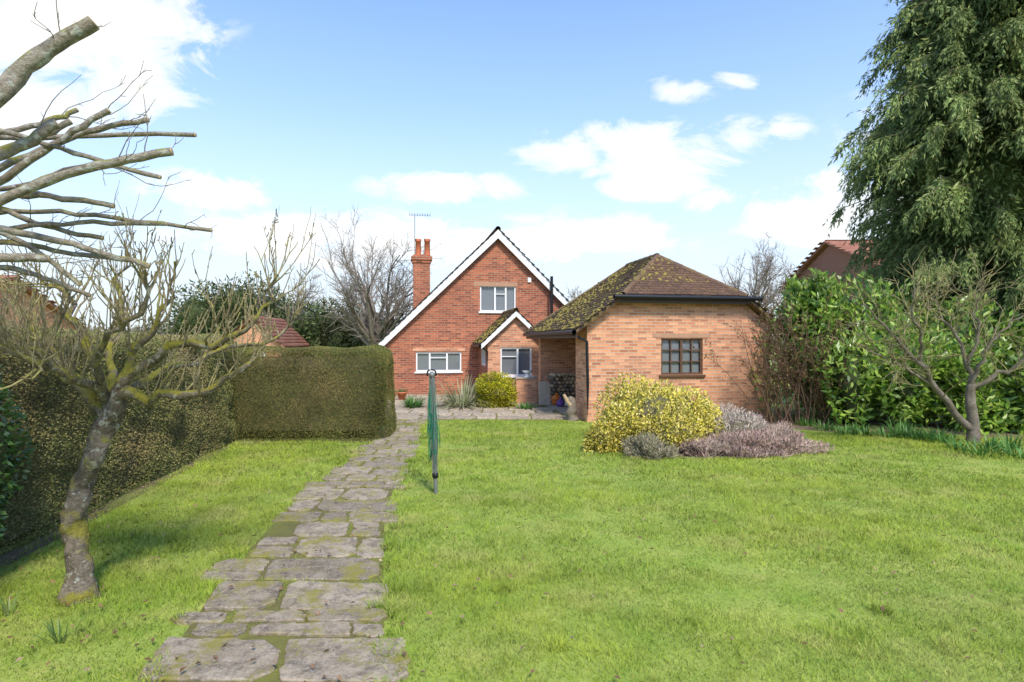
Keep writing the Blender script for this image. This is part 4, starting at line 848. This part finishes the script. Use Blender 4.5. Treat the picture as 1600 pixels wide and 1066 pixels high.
for i in range(1,7): d = nrm(d+np.array([0,0,-.24])+rng.normal(size=(ns,3))*.07); p = p+d*(Ls/6)[:,None]; Pz[:,i] = p
nl = ns*18; q, dd_, _ = spawn(Pz, np.ones((ns,7)), nl, .0, 1., (.3,.7))
nv = 50000; zv = rng.uniform(2.2,12.,nv); av = rng.uniform(0,2*np.pi,nv); rv = prof(zv)*rng.uniform(.3,.7,nv)
Pv = np.stack([cx+rv*np.cos(av), cy+rv*np.sin(av), zv],1); dvv = np.stack([np.cos(av),np.sin(av),-np.ones(nv)*.8],1)+rng.normal(size=(nv,3))*.5
V, F = join([leaves(q, dd_+np.array([0,0,-.12]), rng.uniform(.07,.16,nl), rng.uniform(.020,.037,nl), .15), leaves(Pv, dvv, rng.uniform(.12,.24,nv), rng.uniform(.03,.06,nv), .15)]); mk('crown', V, F, M['conifer'], cyp)
zz = np.linspace(2.6,11.8,18); V, F = tubes(np.stack([np.full(18,cx),np.full(18,cy),zz],1), prof(zz)*.38, 14); V += rng.normal(size=V.shape)*.08; mk('shade_core', V, F, M['corecon'], cyp)
# ------------------------------------------------------------------ background
def bare_tree(label, base, H_, spread, tr=.25, n1=14, n2=90, n3=420, n4=1500, mat='fartwig', tw=.012, lean=0, group=None):
    base = np.array(base,float); t_ = thing('bare_tree', label, 'tree', base, 0, group)
    T, Tr = grow(base[None], np.array([[lean,0,1.]]), H_*.55, tr, 9, .05, .2, .45); V, F = tubes(T,Tr,10); mk('trunk', V, F, M['bark'], t_, True)
    q, d, r = spawn(T, Tr, n1, .4, 1., (.55,1.2)); P1, r1 = grow(q, d, spread*rng.uniform(.7,1.1,n1), r*.5, 9, .13, .06, .25)
    q, d, r = spawn(P1, r1, n2, .15, 1., (.35,.9)); P2, r2 = grow(q, d, spread*rng.uniform(.3,.5,n2), np.maximum(r*.6,tw*1.4), 8, .14, .05, .3)
    q, d, r = spawn(P2, r2, n3, .1, 1., (.35,.9)); P3q, r3 = grow(q, d, spread*rng.uniform(.15,.28,n3), np.maximum(r*.6,tw), 6, .16, .05, .4)
    q, d, r = spawn(P3q, r3, n4, .1, 1., (.35,.9)); P4, r4 = grow(q, d, spread*rng.uniform(.06,.16,n4), tw*.62, 5, .18, .04, .5)
    V, F = join([tubes(P1,r1,6),tubes(P2,r2,5),tubes(P3q,r3,4),tubes(P4,r4,3)]); mk('crown', V, F, M[mat], t_)
bare_tree('large bare spreading tree standing behind the house on the left of its chimney', (-5.9,25,0), 5.3, 3.5, .26, 20, 120, 700, 2400, 'fartwig', .0092)
bare_tree('bare tree behind the garage roof to the right', (10.9,26,0), 6.2, 2.7, .2, 16, 100, 560, 1900, 'fartwig', .0105)
bare_tree('small bare tree showing between the house gable and the garage roof', (4.6,34,0), 5.4, 2.0, .16, 12, 70, 300, 900, 'fartwig', .013)
bare_tree('bare treetop above the red neighbouring roof on the right', (17.5,34,0), 7.6, 2.6, .2, 14, 80, 380, 1300, 'fartwig', .013)
bare_tree('slender bare tree behind the dark evergreens on the left', (-11.2,29,0), 5.8, 2.2, .18, 12, 70, 320, 1000, 'fartwig', .011)
def evergreen(label, blobs, n, base):
    t_ = thing('evergreen_tree', label, 'tree', (*base,0)); ps, cs = [], []
    for c, r in blobs:
        lp = Lump(.42,3.8); Pp, d = blob(n, c, r, lp, .5, .6, .05); ps.append(leaves(Pp, d-np.array([0,0,.2]), rng.uniform(.16,.36,len(Pp)), rng.uniform(.05,.10,len(Pp)))); cs.append(ball(c,r,lp,.64,zlo=0.))
    V, F = join(ps); mk('crown', V, F, M['evergreen'], t_); V, F = join(cs); mk('shade_core', V, F, M['core'], t_, True)
    V, F = tubes(np.array([(*base,0),(*base,1.5),(*base,3.)]), np.array([.25,.2,.1]), 8); mk('trunk', V, F, M['bark'], t_, True)
evergreen('dark evergreen tree with a broad top rising behind the bare apple twigs', [((-14.5,30,2.8),(2.1,1.6,2.3)),((-12.6,30,2.3),(1.7,1.5,2.1)),((-16.3,30,2.2),(1.6,1.5,2.0))], 4500, (-14.5,30))
evergreen('dark evergreen tree to the left of the house behind the bare spreading tree', [((-9.6,29,1.9),(1.8,1.5,2.0)),((-8.4,28.5,1.5),(1.4,1.3,1.7))], 4500, (-9.6,29))
evergreen('low dark evergreen close to the left corner of the house', [((-6.7,28,1.4),(1.4,1.2,1.8))], 4500, (-6.7,28))
evergreen('dark evergreen behind the garage on the right', [((11.6,32,1.6),(2.0,1.5,2.0))], 2500, (11.6,32))
def nhouse(name, label, x, y, rz, w, d, he, hr, wins, wm='brick2'):
    t_ = thing(name, label, 'house', (x,y,0), R(rz))
    MB().prism([(0,0),(w,0),(w,he),(w/2,hr-.05),(0,he)], 0, d).build('wall', M[wm], t_, uv=True)
    sl = math.hypot(w/2+.2, (hr-he)/(w/2)*(w/2+.2)); s = (hr-he)/(w/2); e0 = (-.2,he-.2*s); e1 = (w+.2,he-.2*s)
    mb = MB(); mb.prism([e0,(w/2,hr),(w/2,hr+.1),(e0[0],e0[1]+.1)], -.2, d+.2); mb.prism([(w/2,hr),e1,(e1[0],e1[1]+.1),(w/2,hr+.1)], -.2, d+.2); rf = mb.build('roof', M['tile_red'], t_)
    p = [(0,0),(d+.4,0),(d+.4,sl),(0,sl)]; V, F = join([tiles((e0[0],-.2,e0[1]+.11),(0,1,0),(w/2+.2,0,s*(w/2+.2)),p,.3,.2), tiles((e1[0],-.2,e1[1]+.11),(0,1,0),(-w/2-.2,0,s*(w/2+.2)),p,.3,.2)]); mk('roof_tiles', V, F, M['tile_red'], rf, world=False)
    for (a0,z0,a1,z1) in wins: window(t_, a0,z0,a1,z1, -.1, (.5,), M['white'], fw=.08)
    return t_
nhouse('neighbour_house', 'red brick neighbouring house beyond the left edge of the hedge', -16.6, 16, 90, 6, 8, 2.2, 3.75, [(2,1.0,3.4,2.)])
nhouse('neighbour_house', 'red roofed neighbouring bungalow behind the box hedge and apple twigs', -11.7, 23.5, 6, 2.2, 4, 1.55, 2.65, [(.6,.8,1.6,1.4)])
nhouse('neighbour_house', 'red tiled neighbouring roof showing above the laurels on the right', 13.5, 28.5, -90, 8, 8, 4.2, 5.85, [], 'tile_red')
n = 30000; X = rng.uniform(-95,95,n); Yb = 68+rng.normal(size=n)*4; hh = 3.6+1.2*np.sin(X*.17)+.9*np.sin(X*.45+1)+.6*np.sin(X*1.1); Z = hh*rng.random(n)**.6
V, F = leaves(np.stack([X,Yb,Z],1), rng.normal(size=(n,3))+np.array([0,0,.8]), rng.uniform(.4,1.,n), rng.uniform(.15,.4,n)); tag(mk('woodland', V, F, M['wood']), 'far off belt of brownish trees on the horizon', 'woodland', kind='stuff')
